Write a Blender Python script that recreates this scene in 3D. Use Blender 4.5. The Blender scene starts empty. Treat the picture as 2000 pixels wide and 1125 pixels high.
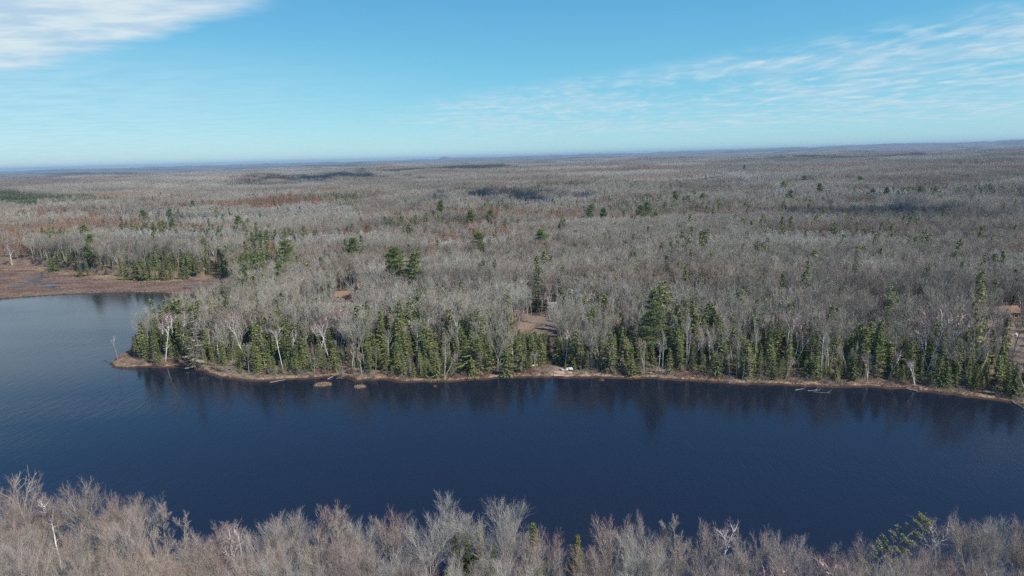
import bpy, math, random
import numpy as np
from math import radians as R, sin, cos, pi

SC = bpy.context.scene
COL = SC.collection
rng = np.random.default_rng(11)
random.seed(11)

# ------------------------------------------------------------------ camera
HCAM = 62.0
FPX = 1333.0                       # focal length in pixels of a 2000 px wide frame
PITCH, ROLL = R(10.85), R(1.547)
Fv = np.array([0, cos(PITCH), -sin(PITCH)])
R0 = np.array([1.0, 0, 0]); U0 = np.array([0, sin(PITCH), cos(PITCH)])
Rv = cos(ROLL)*R0 - sin(ROLL)*U0
Uv = sin(ROLL)*R0 + cos(ROLL)*U0
cam_d = bpy.data.cameras.new('camera'); cam = bpy.data.objects.new('camera', cam_d); COL.objects.link(cam)
cam_d.sensor_width = 36; cam_d.lens = 36*FPX/2000; cam_d.clip_end = 90000; cam_d.clip_start = 0.5
from mathutils import Matrix, Vector
M3 = Matrix(((Rv[0], Uv[0], -Fv[0]), (Rv[1], Uv[1], -Fv[1]), (Rv[2], Uv[2], -Fv[2])))
cam.matrix_world = Matrix.Translation((0, 0, HCAM)) @ M3.to_4x4()
SC.camera = cam

# ------------------------------------------------------------------ world, sun, exposure
SUN_AZ, SUN_EL = R(122), R(47)     # azimuth clockwise from +Y
W = bpy.data.worlds.new('World'); SC.world = W; W.use_nodes = True
def build_world():
    nt = W.node_tree; N = nt.nodes; L = nt.links; N.clear()
    out = N.new('ShaderNodeOutputWorld'); bg = N.new('ShaderNodeBackground')
    sky = N.new('ShaderNodeTexSky'); sky.sky_type = 'NISHITA'; sky.sun_disc = False
    sky.sun_elevation = SUN_EL; sky.sun_rotation = SUN_AZ
    sky.altitude = 200; sky.air_density = 0.7; sky.dust_density = 0.1; sky.ozone_density = 3.0
    bg.inputs['Strength'].default_value = 0.090
    L.new(bg.outputs[0], out.inputs[0])
    def m(op, a, b=None, c=None):
        n = N.new('ShaderNodeMath'); n.operation = op
        for i, v in enumerate((a, b, c)):
            if v is None: continue
            if isinstance(v, (int, float)): n.inputs[i].default_value = v
            else: L.new(v, n.inputs[i])
        return n.outputs[0]
    def sm(v, a, b):
        n = N.new('ShaderNodeMapRange'); n.interpolation_type = 'SMOOTHSTEP'
        L.new(v, n.inputs[0])
        n.inputs[1].default_value = a; n.inputs[2].default_value = b
        return n.outputs[0]
    geo = N.new('ShaderNodeTexCoord'); sep = N.new('ShaderNodeSeparateXYZ'); L.new(geo.outputs['Generated'], sep.inputs[0])
    x, y, z = sep.outputs
    az = m('MULTIPLY', m('ARCTAN2', x, y), 180/pi); el = m('MULTIPLY', m('ARCSINE', z), 180/pi)
    zz = m('MAXIMUM', m('ADD', z, 0.04), 0.02)
    comb = N.new('ShaderNodeCombineXYZ'); L.new(m('DIVIDE', x, zz), comb.inputs[0]); L.new(m('DIVIDE', y, zz), comb.inputs[1])
    def noise(scale, det, rough, loc=(0, 0, 0), sc=(1, 1, 1), rot=0, dist=0.0):
        mp = N.new('ShaderNodeMapping'); mp.inputs['Location'].default_value = loc; mp.inputs['Scale'].default_value = sc
        mp.inputs['Rotation'].default_value = (0, 0, rot)
        L.new(comb.outputs[0], mp.inputs[0])
        n = N.new('ShaderNodeTexNoise'); n.inputs['Scale'].default_value = scale; n.inputs['Detail'].default_value = det
        n.inputs['Roughness'].default_value = rough; n.inputs['Distortion'].default_value = dist
        L.new(mp.outputs[0], n.inputs[0]); return n.outputs[0]
    # slab of cloud high on the left: its lower edge rises to the right
    edge = m('SUBTRACT', el, m('ADD', m('MULTIPLY', m('ADD', az, 37.0), 0.30), 5.9))
    edge = m('ADD', edge, m('MULTIPLY', m('SUBTRACT', noise(1.1, 7, 0.6, (3, 1, 0), dist=0.3), 0.5), 4.0))
    slab = m('MULTIPLY', sm(edge, -0.6, 1.0), sm(el, 16.0, 12.8))
    slab = m('MULTIPLY', slab, sm(az, -15.5, -23.0))
    tex = sm(noise(2.1, 7, 0.55, (5, 2, 0), dist=0.4), 0.18, 0.56)
    slab = m('MULTIPLY', slab, m('ADD', 0.62, m('MULTIPLY', tex, 0.38)))
    # broken rows of small clouds on the right
    up = m('SUBTRACT', m('ADD', m('MULTIPLY', az, 0.105), 5.5), el)      # >0 below the upper edge
    band = m('MULTIPLY', m('MULTIPLY', sm(up, -0.5, 1.1), sm(el, 0.6, 2.2)), sm(el, 22.0, 14.0))
    band = m('MULTIPLY', band, sm(az, -15.0, 2.0))
    big = noise(0.42, 3, 0.5, (1.3, 7.7, 0))
    sml = noise(3.2, 6, 0.56, (0.3, 2.2, 0), (1.35, 0.62, 1), dist=0.35)
    pat = sm(m('ADD', sml, m('MULTIPLY', m('SUBTRACT', big, 0.5), 0.55)), 0.40, 0.70)
    veil = sm(noise(0.7, 4, 0.6, (4.3, 1.7, 0)), 0.35, 0.7)
    band = m('MULTIPLY', band, m('ADD', m('MULTIPLY', pat, 0.50), m('MULTIPLY', veil, 0.36)))
    # thin bright veil over the left sky and towards the horizon
    thin = m('MULTIPLY', m('MULTIPLY', sm(az, 2.0, -40.0), 0.34), sm(el, 10.0, 5.0))
    a = m('MINIMUM', m('ADD', m('MAXIMUM', slab, band), m('MULTIPLY', thin, m('SUBTRACT', 1.0, slab))), 0.95)
    shade = noise(3.4, 6, 0.6, (2, 9, 0), (0.6, 1, 1), dist=0.3)
    ccol = N.new('ShaderNodeMix'); ccol.data_type = 'RGBA'
    L.new(sm(shade, 0.3, 0.65), ccol.inputs[0])
    ccol.inputs[6].default_value = (4.1, 5.6, 7.0, 1); ccol.inputs[7].default_value = (6.1, 7.1, 7.5, 1)
    sc_ = N.new('ShaderNodeSeparateColor'); L.new(sky.outputs[0], sc_.inputs[0]); hs = N.new('ShaderNodeCombineColor')
    for i_, (ga, gm) in enumerate(((0.70, 1.0), (0.86, 0.60), (0.85, 0.36))):        # clean spring air: greener, less red towards the zenith
        L.new(m('MULTIPLY', m('POWER', m('MULTIPLY', sc_.outputs[i_], 0.105), gm), ga/0.105), hs.inputs[i_])
    dim = N.new('ShaderNodeMix'); dim.data_type = 'RGBA'; dim.blend_type = 'MULTIPLY'; L.new(sm(el, 6.0, 28.0), dim.inputs[0]); L.new(hs.outputs[0], dim.inputs[6]); dim.inputs[7].default_value = (0.96, 0.74, 0.95, 1)
    mix = N.new('ShaderNodeMix'); mix.data_type = 'RGBA'
    L.new(a, mix.inputs[0]); L.new(dim.outputs[2], mix.inputs[6]); L.new(ccol.outputs[2], mix.inputs[7])
    L.new(mix.outputs[2], bg.inputs[0])
build_world()

sd = bpy.data.lights.new('sun', 'SUN'); sd.energy = 4.9; sd.angle = R(0.53); sd.color = (1.0, 0.93, 0.83)
sun = bpy.data.objects.new('sun', sd); COL.objects.link(sun)
to_sun = Vector((sin(SUN_AZ)*cos(SUN_EL), cos(SUN_AZ)*cos(SUN_EL), sin(SUN_EL)))
sun.rotation_euler = to_sun.to_track_quat('Z', 'Y').to_euler()
sun.location = (60, -60, 150)

vs = SC.view_settings
SC.display_settings.display_device = 'sRGB'
vs.view_transform = 'Standard'; vs.look = 'None'; vs.gamma = 1.0; vs.exposure = 0.36; vs.use_curve_mapping = False
cy = SC.cycles
cy.max_bounces = 4; cy.diffuse_bounces = 2; cy.glossy_bounces = 2; cy.transmission_bounces = 0
cy.volume_bounces = 0; cy.transparent_max_bounces = 4; cy.caustics_reflective = False; cy.caustics_refractive = False
cy.use_adaptive_sampling = False
cy.use_denoising = False; cy.denoiser = 'OPENIMAGEDENOISE'; cy.denoising_input_passes = 'RGB_ALBEDO_NORMAL'; cy.denoising_prefilter = 'ACCURATE'

# ------------------------------------------------------------------ helpers
def tag(o, label=None, cat=None, group=None, kind=None):
    if label: o['label'] = label
    if cat: o['category'] = cat
    if group: o['group'] = group
    if kind: o['kind'] = kind
    return o

def pix_ray(px, py):
    d = Fv + (px-1000)/FPX*Rv + (562.5-py)/FPX*Uv
    return d/np.linalg.norm(d)

def gp(px, py, z=0.0):
    d = pix_ray(px, py); t = (z-HCAM)/d[2]
    return np.array([d[0]*t, d[1]*t])

def to_pix(x, y, z):
    d0 = x*Rv[0] + y*Rv[1] + (z-HCAM)*Rv[2]
    d1 = x*Uv[0] + y*Uv[1] + (z-HCAM)*Uv[2]
    d2 = x*Fv[0] + y*Fv[1] + (z-HCAM)*Fv[2]
    d2 = np.where(np.abs(d2) < 1e-6, 1e-6, d2)
    return 1000+FPX*d0/d2, 562.5-FPX*d1/d2, d2

class MB:
    """collects tubes, slivers and faces, and links them as one mesh"""
    def __init__(s): s.v = []; s.f = []; s.n = 0; s.mi = []; s.k = 0
    def add(s, v, f):
        v = np.asarray(v, float).reshape(-1, 3)
        s.v.append(v); s.f += [tuple(i+s.n for i in q) for q in f]; s.mi += [s.k]*len(f); s.n += len(v)
    def tris(s, T):
        T = np.asarray(T, float).reshape(-1, 3, 3); n = len(T)
        s.v.append(T.reshape(-1, 3)); b = s.n
        s.f += [(b+3*i, b+3*i+1, b+3*i+2) for i in range(n)]; s.mi += [s.k]*n; s.n += 3*n
    def quads(s, Q):
        Q = np.asarray(Q, float).reshape(-1, 4, 3); n = len(Q)
        s.v.append(Q.reshape(-1, 3)); b = s.n
        s.f += [(b+4*i, b+4*i+1, b+4*i+2, b+4*i+3) for i in range(n)]; s.mi += [s.k]*n; s.n += 4*n
    def tube(s, P, rad, k=4, cap=False):
        P = np.asarray(P, float); n = len(P)
        T = np.gradient(P, axis=0); T /= np.linalg.norm(T, axis=1)[:, None]+1e-9
        ref = np.array([0.31, 0.17, 0.93]) if abs(T[0][2]) < 0.8 else np.array([1.0, 0.1, 0])
        A = np.cross(T, ref); A /= np.linalg.norm(A, axis=1)[:, None]+1e-9
        B = np.cross(T, A)
        th = np.arange(k)*2*pi/k
        ring = P[:, None, :] + np.asarray(rad, float)[:, None, None]*(np.cos(th)[None, :, None]*A[:, None, :] + np.sin(th)[None, :, None]*B[:, None, :])
        f = [(i*k+j, i*k+(j+1) % k, (i+1)*k+(j+1) % k, (i+1)*k+j) for i in range(n-1) for j in range(k)]
        if cap: f += [tuple(range(k))[::-1], tuple((n-1)*k+j for j in range(k))]
        s.add(ring.reshape(-1, 3), f)
    def box(s, c, size, rz=0.0, rx=0.0):
        h = np.array(size)/2
        v = np.array([[a, b, d] for a in (-1, 1) for b in (-1, 1) for d in (-1, 1)])*h
        if rx: v = v @ np.array([[1, 0, 0], [0, cos(rx), sin(rx)], [0, -sin(rx), cos(rx)]])
        if rz: v = v @ np.array([[cos(rz), sin(rz), 0], [-sin(rz), cos(rz), 0], [0, 0, 1]])
        s.add(v+np.array(c), [(0, 1, 3, 2), (4, 6, 7, 5), (0, 4, 5, 1), (2, 3, 7, 6), (0, 2, 6, 4), (1, 5, 7, 3)])
    def join(s, o, k):
        s.v += o.v; s.f += [tuple(i+s.n for i in q) for q in o.f]; s.mi += [k]*len(o.f); s.n += o.n
    def mesh(s, name, mats, smooth=False, hf=None):
        me = bpy.data.meshes.new(name)
        V = np.concatenate(s.v)
        me.from_pydata(V.tolist(), [], s.f)
        for m_ in (mats if isinstance(mats, (list, tuple)) else [mats]): me.materials.append(m_)
        if any(s.mi): me.polygons.foreach_set('material_index', s.mi)
        if smooth: me.polygons.foreach_set('use_smooth', [True]*len(s.f))
        if hf:
            a = me.attributes.new('hfrac', 'FLOAT', 'POINT'); a.data.foreach_set('value', np.clip(V[:, 2]/hf, 0, 1.2).astype(np.float32))
        return me
    def build(s, name, mats, parent=None, smooth=False, hf=None):
        o = bpy.data.objects.new(name, s.mesh(name, mats, smooth, hf)); COL.objects.link(o)
        if parent: o.parent = parent
        return o

def empty(name, loc=(0, 0, 0), rz=0.0):
    o = bpy.data.objects.new(name, None); COL.objects.link(o); o.location = loc; o.rotation_euler = (0, 0, rz)
    o.empty_display_size = 0.5
    return o

def norm(a):
    a = np.asarray(a, float); return a/(np.linalg.norm(a, axis=-1, keepdims=True)+1e-9)

# ------------------------------------------------------------------ materials
class NT:
    def __init__(s, name, rough=0.85, spec=0.2):
        s.m = bpy.data.materials.new(name); s.m.use_nodes = True; s.nt = s.m.node_tree
        s.b = s.nt.nodes['Principled BSDF']; s.b.inputs['Roughness'].default_value = rough
        s.b.inputs['Specular IOR Level'].default_value = spec
    def n(s, t, **kw):
        n = s.nt.nodes.new(t)
        for k, v in kw.items(): setattr(n, k, v)
        return n
    def l(s, a, b): s.nt.links.new(a, b)
    def val(s, sock, v):
        if isinstance(v, (int, float, tuple)): sock.default_value = v
        else: s.l(v, sock)
    def mix(s, f, a, b, mode='MIX'):
        n = s.n('ShaderNodeMix', data_type='RGBA', blend_type=mode)
        s.val(n.inputs[0], f)
        for i, c in ((6, a), (7, b)):
            s.val(n.inputs[i], (*c, 1) if isinstance(c, tuple) and len(c) == 3 else c)
        return n.outputs[2]
    def math(s, op, a, b=0.0):
        n = s.n('ShaderNodeMath', operation=op); s.val(n.inputs[0], a); s.val(n.inputs[1], b); return n.outputs[0]
    def sm(s, v, a, b, lo=0.0, hi=1.0):
        n = s.n('ShaderNodeMapRange', interpolation_type='SMOOTHSTEP'); s.l(v, n.inputs[0])
        for i, q in ((1, a), (2, b), (3, lo), (4, hi)): n.inputs[i].default_value = q
        return n.outputs[0]
    def noise(s, vec, scale, det=3, rough=0.55, sc=None, dist=0.0):
        if sc is not None:
            mp = s.n('ShaderNodeMapping'); mp.inputs['Scale'].default_value = sc; s.l(vec, mp.inputs[0]); vec = mp.outputs[0]
        n = s.n('ShaderNodeTexNoise'); s.l(vec, n.inputs['Vector'])
        n.inputs['Scale'].default_value = scale; n.inputs['Detail'].default_value = det; n.inputs['Roughness'].default_value = rough
        n.inputs['Distortion'].default_value = dist
        return n.outputs[0]
    def pos(s): return s.n('ShaderNodeNewGeometry').outputs['Position']
    def objc(s): return s.n('ShaderNodeTexCoord').outputs['Object']
    def info(s): return s.n('ShaderNodeObjectInfo')
    def attr(s, name): return s.n('ShaderNodeAttribute', attribute_name=name).outputs['Fac']
    def col(s, c): s.val(s.b.inputs['Base Color'], (*c, 1) if isinstance(c, tuple) else c)

def mat_plain(name, a, b=None, scale=3.0, rough=0.8, spec=0.2):
    t = NT(name, rough, spec)
    b = b or tuple(x*0.7 for x in a)
    t.col(t.mix(t.sm(t.noise(t.objc(), scale, 4), 0.35, 0.65), a, b)); return t.m

def twig_mat(name, base, base2, tip, tipmin=0.0, tipmax=1.0, warm=(0.30, 0.19, 0.13), warm_amt=0.75):
    """twigs: grey that changes from tree to tree, reddish buds towards the top of some trees, whole stands warmer than others"""
    t = NT(name, 0.9, 0.1)
    inf = t.info()
    c = t.mix(inf.outputs['Random'], base, base2)
    zone = t.noise(inf.outputs['Location'], 0.0085, 3, sc=(0.6, 1.3, 1)); z3 = t.noise(inf.outputs['Location'], 0.011, 3, sc=(0.55, 1.5, 1.0))
    zone2 = t.noise(inf.outputs['Location'], 0.03, 2)
    c = t.mix(t.sm(z3, 0.52, 0.60, 0, 0.85), c, tuple(min(0.50, q*1.30) for q in base)); c = t.mix(t.sm(z3, 0.47, 0.40, 0, 0.85), c, tuple(q*0.62 for q in base2))
    c = t.mix(t.math('MULTIPLY', t.sm(zone, 0.50, 0.62), warm_amt), c, warm)
    rnd = t.math('FRACT', t.math('MULTIPLY', inf.outputs['Random'], 17.3))
    pk = t.math('MULTIPLY', t.sm(t.math('ADD', rnd, t.math('SUBTRACT', zone2, 0.5)), 0.35, 0.8, tipmin, tipmax), t.sm(t.attr('hfrac'), 0.55, 0.98))
    c = t.mix(pk, c, tip)
    v = t.math('ADD', 0.78, t.math('MULTIPLY', t.math('FRACT', t.math('MULTIPLY', inf.outputs['Random'], 7.7)), 0.30))
    c = t.mix(1.0, c, t.mix(v, (0, 0, 0), (1, 1, 1)), 'MULTIPLY')
    t.col(c); return t.m

def needle_mat(name, a, b, c2):
    t = NT(name, 0.75, 0.25)
    inf = t.info(); c = t.mix(inf.outputs['Random'], a, b)
    c = t.mix(t.sm(t.noise(t.objc(), 0.9, 3), 0.45, 0.7), c, c2)
    t.col(c); return t.m

M = {}
M['bark'] = mat_plain('grey_bark', (0.33, 0.31, 0.27), (0.21, 0.19, 0.165), 1.2)
M['bark_light'] = mat_plain('pale_bark', (0.54, 0.52, 0.46), (0.38, 0.36, 0.31), 1.2)
M['bark_dark'] = mat_plain('dark_bark', (0.16, 0.13, 0.11), (0.10, 0.085, 0.07), 1.5)
def birch_bark():
    t = NT('white_birch_bark', 0.7, 0.2)
    n = t.noise(t.objc(), 2.2, 4, sc=(1, 1, 3.0))
    t.col(t.mix(t.sm(n, 0.60, 0.68), (0.74, 0.72, 0.67), (0.16, 0.14, 0.13))); return t.m
M['birch'] = birch_bark()
M['twig'] = twig_mat('grey_twigs', (0.40, 0.395, 0.33), (0.345, 0.335, 0.285), (0.37, 0.29, 0.25), 0.0, 0.6, (0.35, 0.265, 0.20), 0.75)
M['twig_near'] = twig_mat('near_bank_twigs', (0.375, 0.37, 0.33), (0.33, 0.32, 0.29), (0.37, 0.29, 0.27), 0.15, 0.9, (0.355, 0.32, 0.285), 0.35)
M['twig_birch'] = twig_mat('birch_twigs', (0.30, 0.245, 0.235), (0.34, 0.27, 0.25), (0.33, 0.19, 0.18))
M['twig_red'] = twig_mat('orange_brown_twigs', (0.37, 0.245, 0.18), (0.33, 0.225, 0.17), (0.39, 0.25, 0.18))
M['dead'] = mat_plain('grey_deadwood', (0.34, 0.33, 0.30), (0.22, 0.21, 0.19), 1.0)
M['spruce'] = needle_mat('spruce_needles', (0.215, 0.235, 0.085), (0.115, 0.15, 0.06), (0.22, 0.225, 0.12))
M['spruce_grey'] = needle_mat('lichen_grey_boughs', (0.20, 0.205, 0.155), (0.27, 0.265, 0.22), (0.16, 0.17, 0.09))
M['twig_aspen'] = twig_mat('silver_twigs', (0.46, 0.45, 0.39), (0.41, 0.40, 0.35), (0.45, 0.42, 0.36), 0.0, 0.3, (0.42, 0.38, 0.32), 0.4)
M['pine'] = needle_mat('pine_needles', (0.15, 0.195, 0.072), (0.12, 0.165, 0.062), (0.20, 0.235, 0.095))
M['pine_light'] = needle_mat('pale_pine_needles', (0.21, 0.23, 0.12), (0.18, 0.20, 0.10), (0.27, 0.28, 0.17))
M['cedar'] = needle_mat('cedar_sprays', (0.165, 0.19, 0.055), (0.125, 0.155, 0.05), (0.22, 0.235, 0.08))

# ------------------------------------------------------------------ shorelines (traced, then laid on the water plane)
def dense(P, step, jit, seed):
    r = np.random.default_rng(seed); out = []
    P = [np.asarray(p, float) for p in P]
    for a, b in zip(P[:-1], P[1:]):
        n = max(1, int(np.linalg.norm(b-a)/step)); d = norm(b-a); nn = np.array([-d[1], d[0]])
        for i in range(n):
            out.append(a+(b-a)*i/n+nn*(r.normal()*jit if i else r.normal()*jit*0.3))
    out.append(P[-1]); return out

far_px = [(2000, 791), (1975, 786), (1920, 778), (1850, 769), (1790, 763), (1765, 758), (1700, 755), (1600, 756), (1560, 752), (1480, 750), (1430, 749),
          (1380, 745), (1320, 742), (1270, 738), (1235, 740), (1180, 738), (1130, 737), (1080, 736), (1010, 737), (960, 739), (910, 743), (850, 746), (790, 746), (755, 741),
          (720, 741), (695, 744), (680, 736), (660, 734), (620, 738), (580, 740), (545, 742), (500, 744), (470, 742), (430, 737), (405, 726), (370, 718), (330, 717),
          (300, 717), (270, 716), (245, 719), (222, 717), (219, 710), (228, 702), (243, 693), (258, 683), (270, 668), (290, 655), (325, 640), (360, 622), (392, 608), (408, 599), (414, 592),
          (440, 588), (450, 583), (425, 580), (404, 579), (412, 574), (432, 571), (425, 569), (395, 571), (380, 576), (345, 574), (300, 571), (250, 571), (200, 572), (150, 574), (100, 576), (60, 579), (0, 584)]
far_w = [gp(*p) for p in far_px]
e = far_w[0]
right_ext = [e+np.array([130, -70]), e+np.array([60, -28])]
left_ext = [far_w[-1]+np.array([-90, -6]), far_w[-1]+np.array([-260, -30])]
sky_px = [(2060, 1010), (1960, 1000), (1890, 1004), (1800, 1030), (1720, 1045), (1640, 1078), (1580, 1045), (1500, 1040), (1400, 1025), (1300, 1030), (1200, 1025), (1110, 1062), (1060, 1030), (1000, 1000),
          (880, 990), (800, 1010), (700, 1012), (600, 1000), (500, 1018), (370, 1018), (300, 985), (210, 962), (100, 955), (0, 935), (-80, 925)]
near_w = [gp(px, py+8, 12.5)+np.array([0, 4.5]) for px, py in sky_px]
near_ext_r = [near_w[0]+np.array([60, 6]), near_w[0]+np.array([160, 20])]
near_ext_l = [near_w[-1]+np.array([-50, 10]), near_w[-1]+np.array([-220, 40])]
POLY = np.array(dense(right_ext, 8, 1, 1)[:-1] + dense([right_ext[-1]]+far_w, 1.6, 0.42, 2)[:-1] + dense([far_w[-1]]+left_ext, 8, 1, 3)[:-1]
                + [left_ext[-1]] + [near_ext_l[-1]] + dense(near_ext_l[::-1]+near_w[::-1], 4, 0.6, 4) + dense([near_w[0]]+near_ext_r, 8, 1, 5)[1:])

def shore_dist(x, y):
    """signed distance to the shoreline, positive on land"""
    x = np.asarray(x, float); y = np.asarray(y, float); sh = x.shape; x = x.ravel(); y = y.ravel()
    A = POLY; B = np.roll(POLY, -1, axis=0); out = np.empty(len(x))
    for s in range(0, len(x), 20000):
        px = x[s:s+20000, None]; py = y[s:s+20000, None]
        d = B-A; L2 = (d**2).sum(1)
        t = np.clip(((px-A[:, 0])*d[:, 0]+(py-A[:, 1])*d[:, 1])/L2, 0, 1)
        dd = np.sqrt(((px-A[:, 0]-t*d[:, 0])**2+(py-A[:, 1]-t*d[:, 1])**2).min(1))
        c = ((A[:, 1] > py) != (B[:, 1] > py)) & (px < (B[:, 0]-A[:, 0])*(py-A[:, 1])/(B[:, 1]-A[:, 1]+1e-12)+A[:, 0])
        out[s:s+20000] = np.where(c.sum(1) % 2 == 1, -dd, dd)
    return out.reshape(sh)

def in_poly(x, y, P):
    P = np.asarray(P, float); r = np.zeros(np.shape(x), bool)
    for a, b in zip(P, np.roll(P, -1, axis=0)):
        r ^= ((a[1] > y) != (b[1] > y)) & (x < (b[0]-a[0])*(y-a[1])/(b[1]-a[1]+1e-12)+a[0])
    return r
def poly_px(pts, z=0.0): return np.array([gp(px, py, z) for px, py in pts])
BOG = poly_px([(-250, 640), (-250, 520), (0, 517), (60, 517), (130, 525), (200, 536), (270, 541), (330, 540), (400, 543), (405, 524), (430, 519), (438, 545), (470, 566), (462, 585), (440, 600), (400, 612), (300, 600), (0, 640)])
CLEAR = {'lawn': poly_px([(1014, 642), (1100, 644), (1102, 617), (1016, 617)], 3), 'drive': poly_px([(738, 600), (762, 600), (768, 568), (735, 566)], 4),
         'slope': poly_px([(1958, 725), (2080, 745), (2080, 620), (1962, 640)], 3), 'house': poly_px([(650, 594), (716, 594), (718, 566), (652, 566)], 4),
         'dock': poly_px([(1080, 742), (1125, 742), (1118, 712), (1082, 712)], 0.5), 'camp': poly_px([(1066, 610), (1096, 610), (1096, 603), (1066, 603)], 4)}
def cleared(x, y):
    r = np.zeros(np.shape(x), bool)
    for k, P in CLEAR.items(): r |= in_poly(x, y, P)
    return r

_w = [(rng.uniform(0, 2*pi), rng.uniform(0, 2*pi)) for _ in range(40)]
def wavy(x, y, wl, seed, n=6):
    r = np.random.default_rng(seed); z = 0
    for i in range(n):
        th = r.uniform(0, pi); k = 2*pi/(wl*r.uniform(0.6, 1.7))
        z = z + np.sin(k*(x*cos(th)+y*sin(th))+r.uniform(0, 6.28))
    return z/n**0.5
def sstep(v, a, b):
    t = np.clip((v-a)/(b-a), 0, 1); return t*t*(3-2*t)

def terrain(x, y, d=None):
    x = np.asarray(x, float); y = np.asarray(y, float)
    if d is None: d = shore_dist(x, y)
    rad = np.hypot(x, y); far = y > 130
    bog = in_poly(x, y, BOG)
    land = 0.12+0.35*sstep(d, 0, 1.2) + 0.25*wavy(x, y, 9, 5)*sstep(d, 1, 6) + np.where(far, 3.8, 0.8)*sstep(d, 3, 75)
    land = np.where(bog, 0.10+0.16*sstep(d, 0, 2)+0.05*wavy(x, y, 5, 8), land)
    z = np.where(d > 0, land, 0.1-1.6*sstep(-d, 0, 5))
    z = z + sstep(d, 60, 420)*(3.0*wavy(x, y, 260, 21))
    z = z + sstep(rad, 900, 2200)*(9*wavy(x, y, 800, 22) + 2)
    z = z + sstep(rad, 2500, 6000)*(12*wavy(x, y, 2300, 23) - 2)
    z = z + sstep(rad, 8500, 14000)*(27+15*wavy(x, y, 3600, 24)+8*wavy(x, y, 900, 25)+70*np.clip(x/np.maximum(rad, 1), -0.22, 0.45))
    z = z + sstep(rad, 900, 3500)*sstep(x/np.maximum(rad, 1), 0.1, 0.55)*10
    kx, ky = 13500*norm(pix_ray(868, 310)[:2])
    z = z + 40*np.exp(-(((x-kx)/95)**2+((y-ky)/300)**2)**1.4)+16*np.exp(-(((x-kx-30)/330)**2+((y-ky)/400)**2))
    return z

def gt(px, py):
    """where the view ray through a pixel meets the terrain"""
    z = 2.0
    for _ in range(5):
        p = gp(px, py, z); z = float(terrain(np.array([p[0]]), np.array([p[1]]))[0])
    return np.array([p[0], p[1], z])

# ------------------------------------------------------------------ ground sheet
def grid_mesh(name, rr, th, zfun, mat, attrs=True, closed=False):
    RR, TT = np.meshgrid(rr, th, indexing='ij'); X = RR*np.sin(TT); Y = RR*np.cos(TT)
    D = shore_dist(X, Y); Z = zfun(X, Y, D)
    V = np.stack([X, Y, Z], -1).reshape(-1, 3).astype(np.float32)
    nr, nt_ = X.shape; idx = np.arange(nr*nt_).reshape(nr, nt_)
    q = np.stack([idx[:-1, :-1], idx[:-1, 1:], idx[1:, 1:], idx[1:, :-1]], -1).reshape(-1, 4)[:, ::-1]
    me = bpy.data.meshes.new(name); me.vertices.add(len(V)); me.vertices.foreach_set('co', V.ravel())
    me.loops.add(q.size); me.loops.foreach_set('vertex_index', q.ravel().astype(np.int32))
    me.polygons.add(len(q)); me.polygons.foreach_set('loop_start', np.arange(0, q.size, 4, dtype=np.int32))
    me.update(calc_edges=True); me.polygons.foreach_set('use_smooth', np.ones(len(q), bool))
    if attrs:
        x, y = X.ravel(), Y.ravel()
        for nm, v in (('shore', D.ravel()), ('bog', in_poly(x, y, BOG)*1.0), ('bare', cleared(x, y)*1.0)):
            a = me.attributes.new(nm, 'FLOAT', 'POINT'); a.data.foreach_set('value', np.asarray(v, np.float32))
    me.materials.append(mat)
    o = bpy.data.objects.new(name, me); COL.objects.link(o); return o

def ground_mat():
    t = NT('forest_floor', 0.95, 0.1); p = t.pos()
    litter = t.mix(t.sm(t.noise(p, 0.35, 5), 0.35, 0.65), (0.20, 0.145, 0.105), (0.135, 0.105, 0.08))
    litter = t.mix(t.sm(t.noise(p, 0.06, 3), 0.5, 0.7), litter, (0.21, 0.165, 0.115))
    lawn = t.mix(t.sm(t.noise(p, 0.22, 5), 0.35, 0.65), (0.195, 0.145, 0.118), (0.175, 0.14, 0.11))
    lawn = t.mix(t.sm(t.noise(p, 1.1, 4), 0.5, 0.7), lawn, (0.25, 0.185, 0.15))
    c = t.mix(t.attr('bare'), litter, lawn)
    tan = t.mix(t.sm(t.noise(p, 1.3, 5), 0.4, 0.62), (0.31, 0.235, 0.155), (0.15, 0.095, 0.075))
    sh = t.math('ADD', t.attr('shore'), t.math('MULTIPLY', t.math('SUBTRACT', t.noise(p, 0.2, 4), 0.5), 7.0))
    c = t.mix(t.sm(sh, 3.6, 1.2), c, tan)
    c = t.mix(t.sm(t.attr('shore'), 0.75, 0.1), c, (0.055, 0.035, 0.028))
    bog = t.mix(t.sm(t.noise(p, 0.11, 6, sc=(0.6, 1.5, 1)), 0.38, 0.62), (0.105, 0.068, 0.058), (0.17, 0.118, 0.095))
    bog = t.mix(t.sm(t.noise(p, 0.9, 5), 0.5, 0.75), bog, (0.30, 0.225, 0.16))
    bogm = t.math('MULTIPLY', t.attr('bog'), t.sm(t.attr('shore'), 0.1, 0.8))
    c = t.mix(bogm, c, bog)
    t.col(c)
    b = t.n('ShaderNodeBump'); b.inputs['Distance'].default_value = 0.4; b.inputs['Strength'].default_value = 0.7
    t.l(t.noise(p, 1.7, 5), b.inputs['Height']); t.l(b.outputs[0], t.b.inputs['Normal'])
    return t.m
rr = np.concatenate([np.arange(2, 60, 6.0), np.arange(60, 150, 1.2), np.arange(150, 330, 0.62), np.arange(330, 460, 1.1), np.geomspace(461, 30000, 260)])
th = np.concatenate([np.linspace(-pi, R(-52), 50)[:-1], R(1)*np.arange(-52, 52, 0.2), np.linspace(R(52), pi, 50)])
ground = tag(grid_mesh('ground', rr, th, lambda X, Y, D: terrain(X, Y, D), ground_mat()), kind='structure')

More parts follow.
